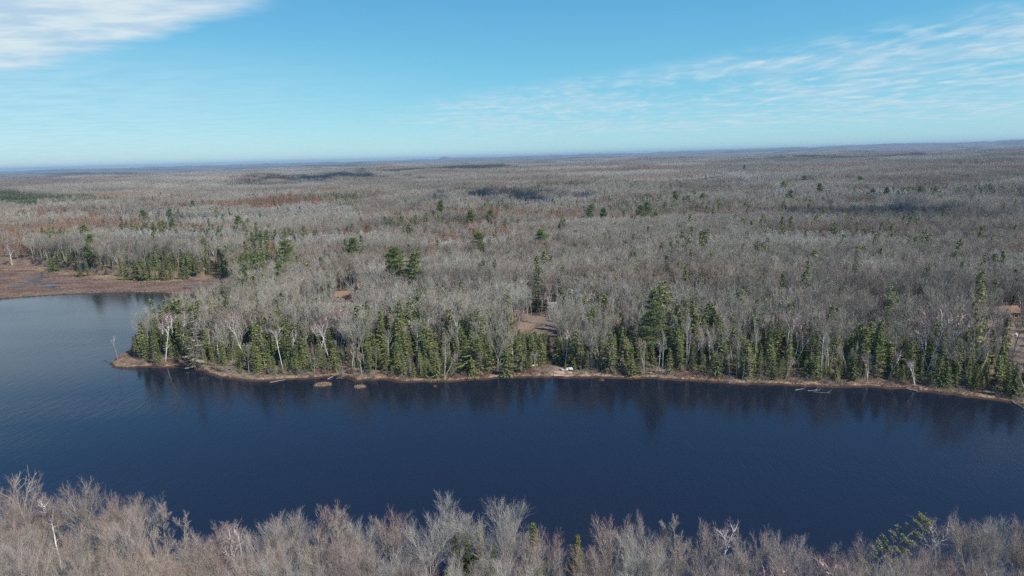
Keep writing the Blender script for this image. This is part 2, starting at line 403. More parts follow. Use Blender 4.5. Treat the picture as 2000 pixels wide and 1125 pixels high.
# ------------------------------------------------------------------ lake
def water_mat():
    t = NT('lake_water', 0.10, 0.5); t.b.inputs['IOR'].default_value = 1.33
    t.b.inputs['Base Color'].default_value = (0.008, 0.0115, 0.022, 1)
    p = t.pos()
    mp = t.n('ShaderNodeMapping'); mp.inputs['Rotation'].default_value = (0, 0, R(-52)); mp.inputs['Scale'].default_value = (1.0, 0.28, 1.0); t.l(p, mp.inputs[0])
    n1 = t.math('ADD', t.noise(mp.outputs[0], 1.1, 3, 0.6), t.math('MULTIPLY', t.noise(mp.outputs[0], 0.45, 2, 0.5), 0.7)); n2 = t.noise(p, 3.2, 2, 0.5)
    calm = t.sm(t.noise(p, 0.016, 4, sc=(0.5, 1.4, 1)), 0.38, 0.62, 0.25, 1.0)
    h = t.math('ADD', n1, t.math('MULTIPLY', n2, 0.35))
    b = t.n('ShaderNodeBump'); b.inputs['Distance'].default_value = 0.11; t.l(t.math('MULTIPLY', calm, 0.55), b.inputs['Strength'])
    t.l(h, b.inputs['Height']); t.l(b.outputs[0], t.b.inputs['Normal'])
    return t.m
lk = MB()
lk.add([(-420, 40, 0), (420, 40, 0), (420, 420, 0), (-420, 420, 0)], [(0, 1, 2, 3)])
M['water'] = water_mat()
lake = tag(lk.build('lake_water', M['water']), kind='structure')
# open pools of the bog, a hand's breadth above the mat's peat
POOLS = []
def pools():
    mb = MB(); r = np.random.default_rng(5)
    for (px, py, w, h) in [(70, 547, 26, 5), (84, 541, 20, 4), (60, 552, 34, 3), (100, 553, 26, 3), (90, 561, 40, 2.6), (30, 560, 26, 2.5), (370, 562, 30, 2.2), (395, 566, 22, 2.0), (82, 533, 5, 7), (110, 559, 12, 2)]:
        n = 22; a = np.arange(n)*2*pi/n; k = 1+0.35*np.sin(3*a+r.uniform(0, 6))+0.18*r.normal(size=n)
        P = [gp(px+w/2*k[i]*cos(a[i]), py+h/2*k[i]*sin(a[i]), 0.36) for i in range(n)]
        POOLS.append(P); mb.add([(q[0], q[1], 0.44) for q in P], [tuple(range(n))[::-1]])
    t = NT('still_water', 0.30, 0.5); t.b.inputs['IOR'].default_value = 1.33; t.b.inputs['Base Color'].default_value = (0.05, 0.06, 0.075, 1)
    return tag(mb.build('bog_water', t.m), kind='structure')
pools()

# ------------------------------------------------------------------ tree shapes
def grow(p, d, L, n, r, wander, up):
    P = [np.array(p, float)]; d = norm(d)
    for i in range(n):
        d = norm(d+r.normal(size=3)*wander+np.array([0, 0, up])); P.append(P[-1]+d*L/n)
    return np.array(P)

def fork(d, ang, az, r):
    """direction leaving d at an angle, at azimuth az about it"""
    ref = np.array([0, 0, 1.0]) if abs(d[2]) < 0.9 else np.array([1.0, 0, 0])
    a = norm(np.cross(d, ref)); b = np.cross(d, a)
    return norm(d*cos(ang)+(a*cos(az)+b*sin(az))*sin(ang))

def slivers(mb, P, D, L, w, r, bend=0.13):
    """thin tapering twigs: each a bent strip of a quad and a tip"""
    n = len(P); D = norm(D); L = np.asarray(L)[:, None] if np.ndim(L) else np.full((n, 1), L)
    w = np.asarray(w)[:, None] if np.ndim(w) else np.full((n, 1), w)
    S = norm(np.cross(D, r.normal(size=(n, 3))))*w/2
    K = P+D*L*0.5+r.normal(size=(n, 3))*L*bend*0.35
    T = K+norm(D+r.normal(size=(n, 3))*bend+np.array([0, 0, 0.12]))*L*0.5
    mb.quads(np.stack([P-S, P+S, K+S*0.7, K-S*0.7], 1)); mb.tris(np.stack([K-S*0.7, K+S*0.7, T], 1))

def bare_tree(h, seed, form='forest', w=0.014, nt=9, l3=7, birch=False, lean=0.0, rough=False):
    """leafless hardwood: trunk and limbs in one mesh, fine branches and twigs in the other"""
    r = np.random.default_rng(seed); T = MB(); C = MB()
    open_ = form == 'open'
    fk = r.uniform(0.22, 0.38) if open_ else r.uniform(0.66, 0.86)
    d0 = np.array([lean, r.normal()*0.03, 1.0]); r0 = h*0.0095*(1.1 if open_ else (0.85 if w < 0.02 else 1.05))
    P = grow((0, 0, -0.5), d0, h*fk+0.5, 6, r, 0.035, 0.02)
    rad = np.linspace(r0*1.25, r0*0.72, 7); T.tube(P, rad, 6)
    L1 = []
    az = r.uniform(0, 6.28)
    if open_:
        k = r.integers(4, 7)
        for i in range(k):
            az += 2.4+r.normal()*0.3; q = P[-1] if i < 3 else P[-1-(i % 2)]
            ln = h*(1-fk)*r.uniform(0.86, 1.02)/cos(0.34)
            L1.append((q, fork(norm(P[-1]-P[-2]), r.uniform(0.18, 0.66), az, r), ln*0.96, r0*0.5))
    else:
        k = r.integers(2, 4)
        for i in range(k):
            az += 2*pi/k+r.normal()*0.3
            L1.append((P[-1], fork(norm(P[-1]-P[-2]), r.uniform(0.1, 0.32), az, r), h*(1-fk)*r.uniform(0.85, 1.1), r0*0.6))
        for i in range(r.integers(5, 9)):
            t = r.uniform(0.58, 0.98); az += 2.4; j = t*6; q = P[int(j)]+(P[min(6, int(j)+1)]-P[int(j)])*(j % 1)
            L1.append((q, fork(np.array([0, 0, 1.0]), r.uniform(0.36, 0.75), az, r), h*r.uniform(0.13, 0.22), r0*0.3))
    tw = []
    for (q, d, ln, rr_) in L1:
        B = grow(q, d, ln, 6, r, 0.06 if not rough else 0.2, 0.045); br = np.linspace(rr_, max(0.012, rr_*0.16), 7); T.tube(B, br, 5 if not birch else 4)
        n2 = int(nt*(ln/(h*0.5))**0.5)+2
        for i in range(n2):
            t = 0.18+0.8*(i+r.uniform(0, 0.8))/n2; j = min(t, 0.985)*6; a = int(j); q2 = B[a]+(B[a+1]-B[a])*(j-a)
            az += 2.4; d2 = fork(norm(B[a+1]-B[a]), r.uniform(0.28, 0.58), az, r)
            l2 = ln*r.uniform(0.34, 0.50)*(1.2-0.6*t); r2 = max(0.014, br[a]*0.5)
            B2 = grow(q2, d2, l2, 4, r, 0.07, 0.08); T.tube(B2, np.linspace(r2, 0.009, 5), 3)
            n3 = l3
            for kk in range(n3):
                t3 = 0.15+0.85*(kk+r.uniform(0, 0.9))/n3; j3 = min(t3, 0.97)*4; a3 = int(j3); q3 = B2[a3]+(B2[a3+1]-B2[a3])*(j3-a3)
                az += 2.4; d3 = fork(norm(B2[a3+1]-B2[a3]), r.uniform(0.25, 0.6), az, r); l3_ = l2*r.uniform(0.36, 0.62)*(1.1-0.4*t3)
                tw.append((*q3, *norm(d3+np.array([0, 0, 0.18])), l3_))
    tw = np.array(tw); P3, D3, L3 = tw[:, :3], tw[:, 3:6], tw[:, 6]
    slivers(C, P3, D3, L3, w*1.5, r)
    for rep in range(6 if w > 0.02 else 9):
        t = r.uniform(0.1, 0.95, len(P3))[:, None]
        D4 = norm(D3+r.normal(size=D3.shape)*0.36+np.array([0, 0, 0.15]))
        slivers(C, P3+D3*L3[:, None]*t, D4, L3*r.uniform(0.45, 0.95, len(P3)), w, r)
    return T, C

def birch_tree(h, seed, w=0.032, dead=False):
    """white stem that forks into a few upright crooked limbs, sparse twigs above"""
    r = np.random.default_rng(seed); T = MB(); C = MB()
    lean = r.normal()*0.11; r0 = h*0.0062+0.025; fk = r.uniform(0.55, 0.75)
    stems = 1 if r.random() < 0.6 else 2
    tw = []
    for s in range(stems):
        P = grow((s*0.25, 0, -0.4), (lean+s*0.22, r.normal()*0.06, 1), h*fk, 7, r, 0.055, 0.03); T.tube(P, np.linspace(r0*1.15, r0*0.72, 8), 6)
        az = r.uniform(0, 6.28)
        for i in range(r.integers(2, 5)):
            az += 2.3; B = grow(P[-1] if i < 2 else P[-2], fork(norm(P[-1]-P[-2]), r.uniform(0.15, 0.6), az, r), h*(1-fk)*r.uniform(0.7, 1.05), 6, r, 0.13, 0.07)
            T.tube(B, np.linspace(r0*0.6, 0.03, 7), 4)
            for j in range(1, 6):
                for rep in range(1 if dead else 2):
                    az += 2.4; B2 = grow(B[j], fork(norm(B[j]-B[j-1]), r.uniform(0.4, 0.9), az, r), h*r.uniform(0.05, 0.13), 3, r, 0.15, 0.06)
                    T.tube(B2, np.linspace(0.04, 0.012, 4), 3)
                    for m_ in range(0 if dead else 7):
                        tw.append((*B2[1+m_ % 3], *fork(norm(B2[-1]-B2[0]), r.uniform(0.2, 0.9), r.uniform(0, 6.28), r), h*r.uniform(0.04, 0.09)))
        for i in range(4):
            j = r.integers(3, 7); az += 2.4; B2 = grow(P[j], fork(np.array([0, 0, 1.]), r.uniform(0.7, 1.2), az, r), h*r.uniform(0.05, 0.12), 3, r, 0.15, 0.03)
            T.tube(B2, np.linspace(0.045, 0.012, 4), 3)
    if tw:
        tw = np.array(tw)
        slivers(C, tw[:, :3], tw[:, 3:6], tw[:, 6], w, r)
        for rep in range(3):
            slivers(C, tw[:, :3]+tw[:, 3:6]*tw[:, 6:]*r.uniform(0.2, 0.9, (len(tw), 1)), tw[:, 3:6]+r.normal(size=(len(tw), 3))*0.5, tw[:, 6]*0.8, w*0.8, r)
    return T, C

def spruce_tree(h, seed, wid=0.17, dens=1.0, skirt=0.0, top=0.0, leaf=0.30, ragged=0.25, col=False):
    """conical evergreen: drooping whorls of boughs, each a spray of small leafy blades; the lower boughs can be bare and grey"""
    r = np.random.default_rng(seed); T = MB(); C = MB(); G = MB()
    T.tube(grow((0, 0, -0.3), (0, 0, 1), h+0.1, 6, r, 0.012, 0), np.linspace(h*0.012+0.03, 0.015, 7), 5)
    z = h*r.uniform(0.04, 0.10); az = 0.0
    while z < h*0.985:
        f = (z/h); R_ = h*wid*((1-f)**0.78)*(1 if not col else (0.55+0.75*(f*(1-f))**0.5))+0.09
        nb = max(4, int((5.5+2.5*(1-f))*dens))
        for i in range(nb):
            az += 2*pi/nb+r.normal()*0.15; L = R_*(1+r.normal()*ragged)
            if L < 0.08: continue
            if r.random() < 0.06: L *= 1.35
            dead = f < skirt and r.random() < 0.85
            dz = (-0.28+0.55*f) if not col else 0.6
            d = norm(np.array([cos(az), sin(az), dz])); p0 = np.array([0, 0, z+r.normal()*0.12])
            tip = p0+d*L+np.array([0, 0, 0.10*L]); n = max(2, int(L/(leaf*0.62)))
            side = np.array([-sin(az), cos(az), 0])
            if dead or L > 1.2: T.tube([p0, p0+d*L*0.55, tip], [0.022, 0.015, 0.006], 3)
            q = []
            for k in range(n):
                t = (k+0.7)/n; c = p0+d*L*t+np.array([0, 0, 0.10*L*t*t]); wv = leaf*(1.25-0.55*t)*r.uniform(0.8, 1.25)
                for s_ in ((-1, 1) if not dead else (r.choice((-1, 1)),)):
                    o = side*s_*wv*1.0+d*leaf*0.75+np.array([0, 0, -0.10*leaf+r.normal()*0.07])
                    b = norm(np.cross(o, [0, 0, 1.0])+r.normal(size=3)*0.3)*wv*(0.34 if not dead else 0.08)
                    q.append([c-b*0.4, c+b*0.4, c+o*0.6+b, c+o]); 
                    if not dead: q.append([c-b*0.5, c+o*0.55-b*1.1+np.array([0, 0, -0.09]), c+o*0.95+np.array([0, 0, -0.1]), c+o*0.4])
            (G if dead else C).quads(q)
        z += (0.26+0.10*(1-f))*(leaf/0.30)**0.5*r.uniform(0.85, 1.2)
    for k in range(6):
        a = k*1.05; C.quads([[[0, 0, h*0.95], [cos(a)*0.09, sin(a)*0.09, h*0.96], [cos(a)*0.05, sin(a)*0.05, h*1.0], [0, 0, h*1.04]]])
    return T, C, G

def pine_tree(h, seed, base=0.22, wid=0.24, tuft=0.42, dens=1.0, plume=False, lop=0.0, n_limb=1.0, gap=1.0, taper=0.62):
    """white pine: separate level plates of tufted foliage with gaps between them"""
    r = np.random.default_rng(seed); T = MB(); C = MB()
    P = grow((0, 0, -0.4), (0.02, 0, 1), h, 8, r, 0.02, 0.01); T.tube(P, np.linspace(h*0.0145+0.05, 0.03, 9), 7)
    z = h*base; az = r.uniform(0, 6)
    while z < h*0.97:
        f = (z/h-base)/(1-base); nb = int((4 if f < 0.75 else 3)*n_limb)+r.integers(0, 2)
        prof = (0.55+0.45*min(1, f/0.18))*(1-f)**taper
        for i in range(nb):
            az += 2*pi/nb+r.normal()*0.35; L = h*wid*prof*r.uniform(0.55, 1.25)*(1+lop*cos(az))+0.35
            j = min(7.99, (z+0.4)/h*8); a = int(j); q = P[a]+(P[a+1]-P[a])*(j-a)
            B = grow(q, (cos(az), sin(az), 0.10+0.55*f), L, 5, r, 0.10, 0.07); T.tube(B, np.linspace(max(0.03, 0.02*L), 0.015, 6), 4)
            for k in range(2, 6):
                for m_ in range(2 if k < 5 else 3):
                    side = fork(norm(B[k]-B[k-1]), r.uniform(0.3, 1.1), r.choice((0, pi))+r.normal()*0.3, r); c = B[k]+side*r.uniform(0.1, 0.34)*L**0.8*(1 if k < 5 else 0.6)
                    c[2] = B[k][2]+r.normal()*0.10+0.12
                    nt_ = int(17*dens); rr_ = tuft*(0.8+0.16*L)
                    o = r.normal(size=(nt_, 3))*np.array([rr_, rr_, rr_*0.20]); pos = c+o
                    D = norm(o*np.array([1, 1, 0.6])+np.array([0, 0, 0.30])+r.normal(size=(nt_, 3))*0.25)
                    S = norm(np.cross(D, r.normal(size=(nt_, 3))))*tuft*0.28; Ln = tuft*r.uniform(0.55, 1.1, (nt_, 1))
                    C.tris(np.stack([pos-S, pos+S, pos+D*Ln], 1))
        z += h*r.uniform(0.050, 0.085)*gap
    c = P[-1]; o = r.normal(size=(60, 3))*0.3; D = norm(o+np.array([0, 0, 0.8])); S = norm(np.cross(D, r.normal(size=(60, 3))))*tuft*0.25
    C.tris(np.stack([c+o-S, c+o+S, c+o+D*tuft*1.2], 1))
    return T, C

def larch_tree(h, seed, w=0.05, wid=0.17, up=0.25, base=0.15, n_=26):
    """leafless tamarack or young aspen: straight stem, short fine side branches in a narrow cone"""
    r = np.random.default_rng(seed); T = MB(); C = MB()
    T.tube(grow((0, 0, -0.4), (0, 0, 1), h, 5, r, 0.015, 0), np.linspace(h*0.010, 0.02, 6), 4)
    n = int(n_*h); z = h*(base+(0.95-base)*r.random(n)); a = r.uniform(0, 6.28, n); L = h*wid*(1-z/h)**0.6+0.25
    D = norm(np.stack([np.cos(a), np.sin(a), up+0*a], 1)); P = np.stack([0*z, 0*z, z], 1)
    slivers(C, P, D, L, w, r)
    for k in range(2): slivers(C, P+D*L[:, None]*r.uniform(0.3, 0.9, (n, 1)), D+r.normal(size=D.shape)*0.5, L*0.5, w*0.8, r)
    return T, C

def merged(name, parts, mats, hf):
    m = MB(); ms = []
    for k, (p, mt) in enumerate(zip(parts, mats)):
        if p.n: m.join(p, len(ms)); ms.append(mt)
    return m.mesh(name, ms, hf=hf)

class Kind:
    """a tree kind: list of prototype part meshes, copied for each single tree"""
    def __init__(s, name, cat, protos): s.name, s.cat, s.protos = name, cat, protos      # protos: list of (height, [(part, mesh, subpart)...])
def parts_of(h, T, C, bark, crown, G=None, gm=None):
    top = max(float(np.concatenate(q.v)[:, 2].max()) for q in (T, C) if q.n); L = [('trunk', T.mesh('trunk', bark))]
    if C.n: L.append(('crown', C.mesh('crown', crown, hf=h)))
    if G is not None and G.n: L.append(('dead_boughs', G.mesh('dead_boughs', gm, hf=h)))
    return (top, L)

K = {}
K['bare_near'] = Kind('bare_tree', 'bare tree', [parts_of(h, *bare_tree(h, 100+i, 'open', nt=nt_, l3=l3_), M['bark_light'] if i % 2 else M['bark'], M['twig_near']) for i, (h, nt_, l3_) in
                 enumerate([(14, 10, 8), (13, 9, 8), (15, 11, 8), (12, 9, 8), (14.5, 10, 9), (13.5, 10, 8), (11.5, 9, 8)])])
K['bare_near_tall'] = Kind('bare_tree', 'bare tree', [parts_of(h, *bare_tree(h, 140+i, 'forest', nt=12, l3=8), M['bark'], M['twig_near']) for i, h in enumerate([14, 15, 13])])
K['bare'] = Kind('bare_tree', 'bare tree', [parts_of(h, *bare_tree(h, 160+i, fm, w=0.024, nt=8, l3=7), M['bark_light'] if i % 3 else M['bark'], M['twig']) for i, (h, fm) in
                 enumerate([(15, 'forest'), (16, 'forest'), (17, 'forest'), (15.5, 'forest'), (16.5, 'forest'), (14, 'open')])])
M['twig_rosy'] = twig_mat('rosy_twigs', (0.38, 0.365, 0.31), (0.35, 0.33, 0.28), (0.385, 0.28, 0.24), 0.6, 1.0)
def recrown(L, mt):
    out = []
    for nm, me in L:
        if nm == 'crown': me = me.copy(); me.materials.clear(); me.materials.append(mt)
        out.append((nm, me))
    return out
K['bare_rosy'] = Kind('bare_tree', 'bare tree', [(h, recrown(L, M['twig_rosy'])) for h, L in K['bare_near'].protos])
K['birch'] = Kind('birch_tree', 'birch', [parts_of(h, *birch_tree(h, 200+i), M['birch'], M['twig_birch']) for i, h in enumerate([13, 12, 14, 13.5, 11.5, 12.5])])
K['snag'] = Kind('dead_tree', 'dead tree', [parts_of(h, *birch_tree(h, 230+i, dead=True), M['dead'], M['dead']) for i, h in enumerate([9, 7, 10])])
def sp(h, seed, skirt=0.0, crown='spruce', **kw):
    T, C, G = spruce_tree(h, seed, skirt=skirt, **kw); return parts_of(h, T, C, M['bark_dark'], M[crown], G, M['dead'])
K['spruce'] = Kind('spruce_tree', 'spruce', [sp(9, 306, wid=0.31, ragged=0.45, dens=0.8), sp(10.5, 307, wid=0.2, ragged=0.5, dens=0.7, skirt=0.15), sp(10, 300, wid=0.21), sp(11, 301, wid=0.17), sp(8, 302, wid=0.25), sp(9.5, 303, wid=0.23), sp(12, 304, wid=0.13), sp(7, 305, wid=0.27)])
K['spruce_thin'] = Kind('spruce_tree', 'spruce', [sp(10, 320, 0.45, dens=0.8, ragged=0.4), sp(11, 321, 0.6, dens=0.8, wid=0.15, ragged=0.4), sp(9, 322, 0.35, dens=0.85, ragged=0.35), sp(12, 323, 0.5, wid=0.12, dens=0.7, ragged=0.4)])
K['spruce_grey'] = Kind('dead_spruce', 'dead spruce', [sp(11, 340, 1.1, 'spruce_grey', dens=1.5, ragged=0.3), sp(9, 341, 1.1, 'spruce_grey', dens=1.5, wid=0.16, ragged=0.3)])
K['pine'] = Kind('pine_tree', 'pine', [parts_of(h, *pine_tree(h, 400+i, **kw), M['bark_dark'], M['pine']) for i, (h, kw) in enumerate([(18, dict(dens=1.6)), (17, dict(wid=0.2, dens=1.5)), (19, dict(base=0.35, wid=0.2, dens=1.5)), (16, dict(base=0.3, lop=0.4, dens=1.5))])])
K['cedar'] = Kind('cedar_tree', 'cedar', [sp(h, 500+i, crown='cedar', wid=0.15, dens=1.5, leaf=0.20, ragged=0.3) for i, h in enumerate([9, 8, 7])])
K['big_pine'] = Kind('pine_tree', 'pine', [parts_of(24, *pine_tree(24, 450, base=0.20, wid=0.225, tuft=0.34, dens=2.0, n_limb=1.4, gap=0.95, taper=1.0), M['bark_dark'], M['pine'])])
K['round_pine'] = Kind('pine_tree', 'pine', [parts_of(18, *pine_tree(18, 451, base=0.5, wid=0.17, tuft=0.36, dens=1.8, n_limb=1.4, gap=0.85), M['bark_dark'], M['pine']),
                                             parts_of(17, *pine_tree(17, 452, base=0.54, wid=0.14, tuft=0.36, dens=1.6, lop=0.25, n_limb=1.2), M['bark_dark'], M['pine'])])
K['plume_pine'] = Kind('pine_tree', 'pine', [parts_of(15, *pine_tree(15, 453, base=0.3, wid=0.125, tuft=0.17, dens=1.6, n_limb=0.8, gap=1.0), M['bark'], M['pine_light'])])

_built = {}
def plant(kind, i, x, y, s=1.0, rz=0.0, lean=(0, 0), label=None, group=None, z=None, h=None):
    """one tree standing on the ground: an Empty at its foot with its own copies of the kind's parts"""
    k = K[kind]; i %= len(k.protos); H_, L = k.protos[i]
    if h: s = h/H_
    if z is None: z = float(terrain(np.array([x]), np.array([y]))[0])
    o = empty(k.name, (x, y, z), rz); o.scale = (s, s, s)
    if lean != (0, 0): o.rotation_euler = (lean[0], lean[1], rz)
    key = (kind, i)
    if key not in _built:
        _built[key] = []
        for nm, me in L:
            p = bpy.data.objects.new(nm, me); COL.objects.link(p); p.parent = o; _built[key].append(p)
    else:
        for src in _built[key]:
            p = src.copy(); COL.objects.link(p); p.parent = o
    tag(o, label, k.cat, group)
    return o

# ------------------------------------------------------------------ where the woods are
GEN = []             # trees that get their label from what stands nearest
TAKEN = []           # (x, y, radius) of trees already planted
def free(x, y, rad):
    for a, b, c in TAKEN:
        if (a-x)**2+(b-y)**2 < (rad+c)**2*0.25: return False
    return True
def top_at(px, py, h):
    """ground point of a tree of height h whose top shows at a pixel"""
    z = 1.5
    for _ in range(4):
        p = gp(px, py, z+h); z = float(terrain(np.array([p[0]]), np.array([p[1]]))[0])
    return p[0], p[1]

# ------------------------------------------------------------------ trees one can pick out, each traced to its place
def single(kind, i, px, py_top, h, label, lean=(0, 0), rz=0.0, group=None, rad=3.0, base=None):
    if base is None: x, y = top_at(px, py_top, h)
    else:
        g = gt(px, base); x, y = g[0], g[1]
    TAKEN.append((x, y, rad)); return plant(kind, i, x, y, h=h, rz=rz, lean=lean, label=label, group=group)
def top_h(px, base, py_top):
    """height of a tree whose foot and top show at two pixels of one column"""
    g = gt(px, base); d = pix_ray(px, py_top); t = np.hypot(g[0], g[1])/np.hypot(d[0], d[1]); return HCAM+d[2]*t-g[2]

def put(kind, i, px, base, top, label, **kw): return single(kind, i, px, None, top_h(px, base, top), label, base=base, **kw)
put('big_pine', 0, 1278, 706, 562, 'tallest white pine on the far bank, layered green boughs, right of the wooden dock', rz=0.7, rad=6)
single('round_pine', 0, 764, 478, 25, 'broad round-topped pine standing above bare woods, left one of a pair', rad=5)
single('round_pine', 1, 806, 487, 24, 'narrower pine with open tiers, right one of the pair above bare woods', rz=2.0, rad=4)
single('pine', 0, 556, 462, 24, 'dark full pine in the bare woods right of the bog meadow', rad=4)
single('pine', 3, 541, 508, 18, 'shorter pine just in front of the dark full pine beside the bog meadow', rad=3)
put('pine', 1, 183, 519, 455, 'dark bushy pine on the forest edge behind the bog meadow', rad=4)
single('pine', 2, 162, 437, 18, 'thin-topped pine behind the dark bushy pine at the bog', rad=3)
put('pine', 3, 203, 526, 498, 'low spreading pine at the back edge of the bog meadow', rad=3)
single('pine', 1, 688, 460, 22, 'slim small-crowned pine between the dark full pine and the pair of pines', rad=3)
single('pine', 3, 1052, 445, 20, 'small umbrella-shaped pine beyond the clearing with brown lawn', rad=3)
g_far = 'pines rising above the far woods'
for n_, (i, px, b, t, lb) in enumerate([
        (0, 1153, 437, 394, 'tall dark pine in distant woods, middle of the view, beside a fainter one'), (1, 1180, 437, 404, 'fainter pine just right of the tall dark distant pine'),
        (2, 1252, 428, 398, 'dense pine of the distant pair right of the tall dark pine'), (0, 1268, 424, 392, 'taller slim pine of the distant pair'),
        (1, 859, 436, 390, 'slim spire-like pine in distant woods above the tamarack patch'), (3, 916, 432, 408, 'low wide pine between two others above the tamarack patch'),
        (0, 954, 432, 406, 'small pointed pine right of the low wide pine'), (2, 935, 482, 450, 'narrow dark pine standing alone over the reddish woods'),
        (1, 1330, 388, 360, 'pointed pine at the top of a row of distant conifers'), (0, 1320, 402, 370, 'pine below the pointed pine in the row of distant conifers'),
        (2, 1371, 388, 375, 'tiny umbrella pine in far right-hand woods'), (0, 1541, 400, 370, 'distant pine above the grey woods, right of centre'),
        (1, 1601, 380, 357, 'distant pine right of the one over the grey woods'), (3, 1571, 356, 345, 'small far pine, left of two on the skyline woods'),
        (2, 1587, 357, 346, 'small far pine, right of two on the skyline woods'), (3, 1681, 360, 342, 'wide far pine alone in the pale woods'),
        (2, 1705, 392, 366, 'pine with ragged tiers in distant right woods'), (1, 1732, 388, 364, 'slender pine next to the ragged one in distant right woods'),
        (0, 1802, 384, 360, 'stout dark pine in distant right woods'), (3, 1529, 366, 353, 'tiny round pine in far woods left of two others'),
        (3, 276, 424, 408, 'small pine in pale grey woods, left of two'), (0, 327, 420, 405, 'small dark pine in pale grey woods, right of two'),
        (1, 375, 408, 388, 'pointed far pine at the edge of the orange-brown woods'), (2, 466, 460, 417, 'very slim ragged pine standing over pale grey woods'),
        (1, 1454, 340, 328, 'tiny pine on the far ridge'), (0, 994, 382, 367, 'tiny dark pine in the shaded distant woods'),
        (1, 1713, 498, 455, 'hazy pine among the bare woods on the right'), (0, 1241, 520, 487, 'olive pine low in the bare woods left of the big white pine')]):
    single('pine', i, px, t, 16.5 if b > 490 else (22 if b-t > 28 else 20), lb, group=g_far, rz=n_*1.3, rad=3.5)
single('spruce', 4, 1295, 545, 22, 'thin dark spire rising behind the tallest white pine', rad=2)

# the near bank
pq = gp(1816, 985, 13.2)-np.array([13.2, 0]); TAKEN.append((pq[0], pq[1], 2)); plant('plume_pine', 0, pq[0], pq[1], h=18.5, lean=(0, R(46)), label='pine with feathery plumes leaning far out to the right over the water')
for i, (px, py, h, lb) in enumerate([(938, 1020, 10.5, 'tallest yellow-green cedar of the near-bank cluster'), (910, 1030, 9.5, 'yellow-green cedar left of the tallest one on the near bank'), (888, 1042, 8.5, 'pointed cedar at the left end of the near-bank cluster'),
        (962, 1058, 7.5, 'short cedar tucked under the big spreading bare crown'), (1042, 1018, 10, 'slim cedar right of the big spreading bare crown'), (1128, 1040, 8, 'pointed cedar by the gap showing water, near bank'),
        (1280, 1080, 7, 'low cedar at the bottom edge, near bank')]):
    single('cedar', i, px, py, h, lb, rad=1.6)
NB = 'bare trees of the near bank'
for i, (px, py, h, k, pi_, lb) in enumerate([
        (985, 972, 16, 'bare_near', 2, 'widest vase-shaped bare crown on the near bank, standing over the cedars'), (885, 968, 15, 'bare_near', 0, 'tall bare tree left of the widest vase-shaped crown'),
        (755, 1002, 12, 'bare_rosy', 3, 'rosy-crowned bare tree left of the tall forked ones'), (830, 1000, 14, 'bare_near', 5, 'bare tree between the rosy crown and the tall forked one'),
        (1190, 1002, 13, 'bare_rosy', 1, 'bare tree with three rosy plume tips right of the open gap'), (1265, 1012, 12.5, 'bare_near', 4, 'pale rounded bare crown right of the three-plumed tree'),
        (1312, 1003, 13.5, 'bare_near_tall', 0, 'narrow dark-stemmed bare tree beside the pale rounded crown'), (1380, 1014, 12, 'bare_rosy', 6, 'rosy bare tree left of the white-stemmed birch'),
        (1550, 1060, 12, 'bare_near', 5, 'broad domed grey crown left of the notch of open water'), (1690, 1040, 13, 'bare_near', 2, 'broad domed grey crown right of the notch of open water'),
        (1905, 992, 14.5, 'bare_near', 0, 'bare tree with a reddish tuft at its top near the right edge'), (1960, 1005, 13, 'bare_near', 4, 'rounded bare tree at the right end of the near bank'),
        (150, 936, 14, 'bare_rosy', 5, 'high bare crown with a flat rosy top over the water on the left'), (40, 925, 13.5, 'bare_rosy', 1, 'bare tree in the left corner of the near bank'),
        (270, 960, 12.5, 'bare_near', 0, 'bare crown at the left where the bank steps down'), (640, 978, 13, 'bare_rosy', 6, 'tall rosy bare crown left of centre on the near bank'),
        (545, 990, 12.5, 'bare_near', 3, 'small round bare crown in front of the lake, left of the tall rosy one'), (350, 995, 12, 'bare_near_tall', 1, 'forked bare tree tip below open water on the left')]):
    single(k, pi_, px, py, h, lb, group=NB, rz=i*1.7, rad=4.2)
single('birch', 0, 1412, 1010, 12, 'white birch with a straight stem rising through the near-bank trees', rad=2)
single('birch', 3, 1850, 1008, 12, 'white birch with a Y-shaped fork by the leaning pine', rad=2)
single('snag', 0, 3, 915, 14, 'white dead limb poking up at the left edge of the near bank', rad=2)
single('birch', 4, 1490, 1085, 10, 'small birch at the bottom edge between bare crowns', rad=2)
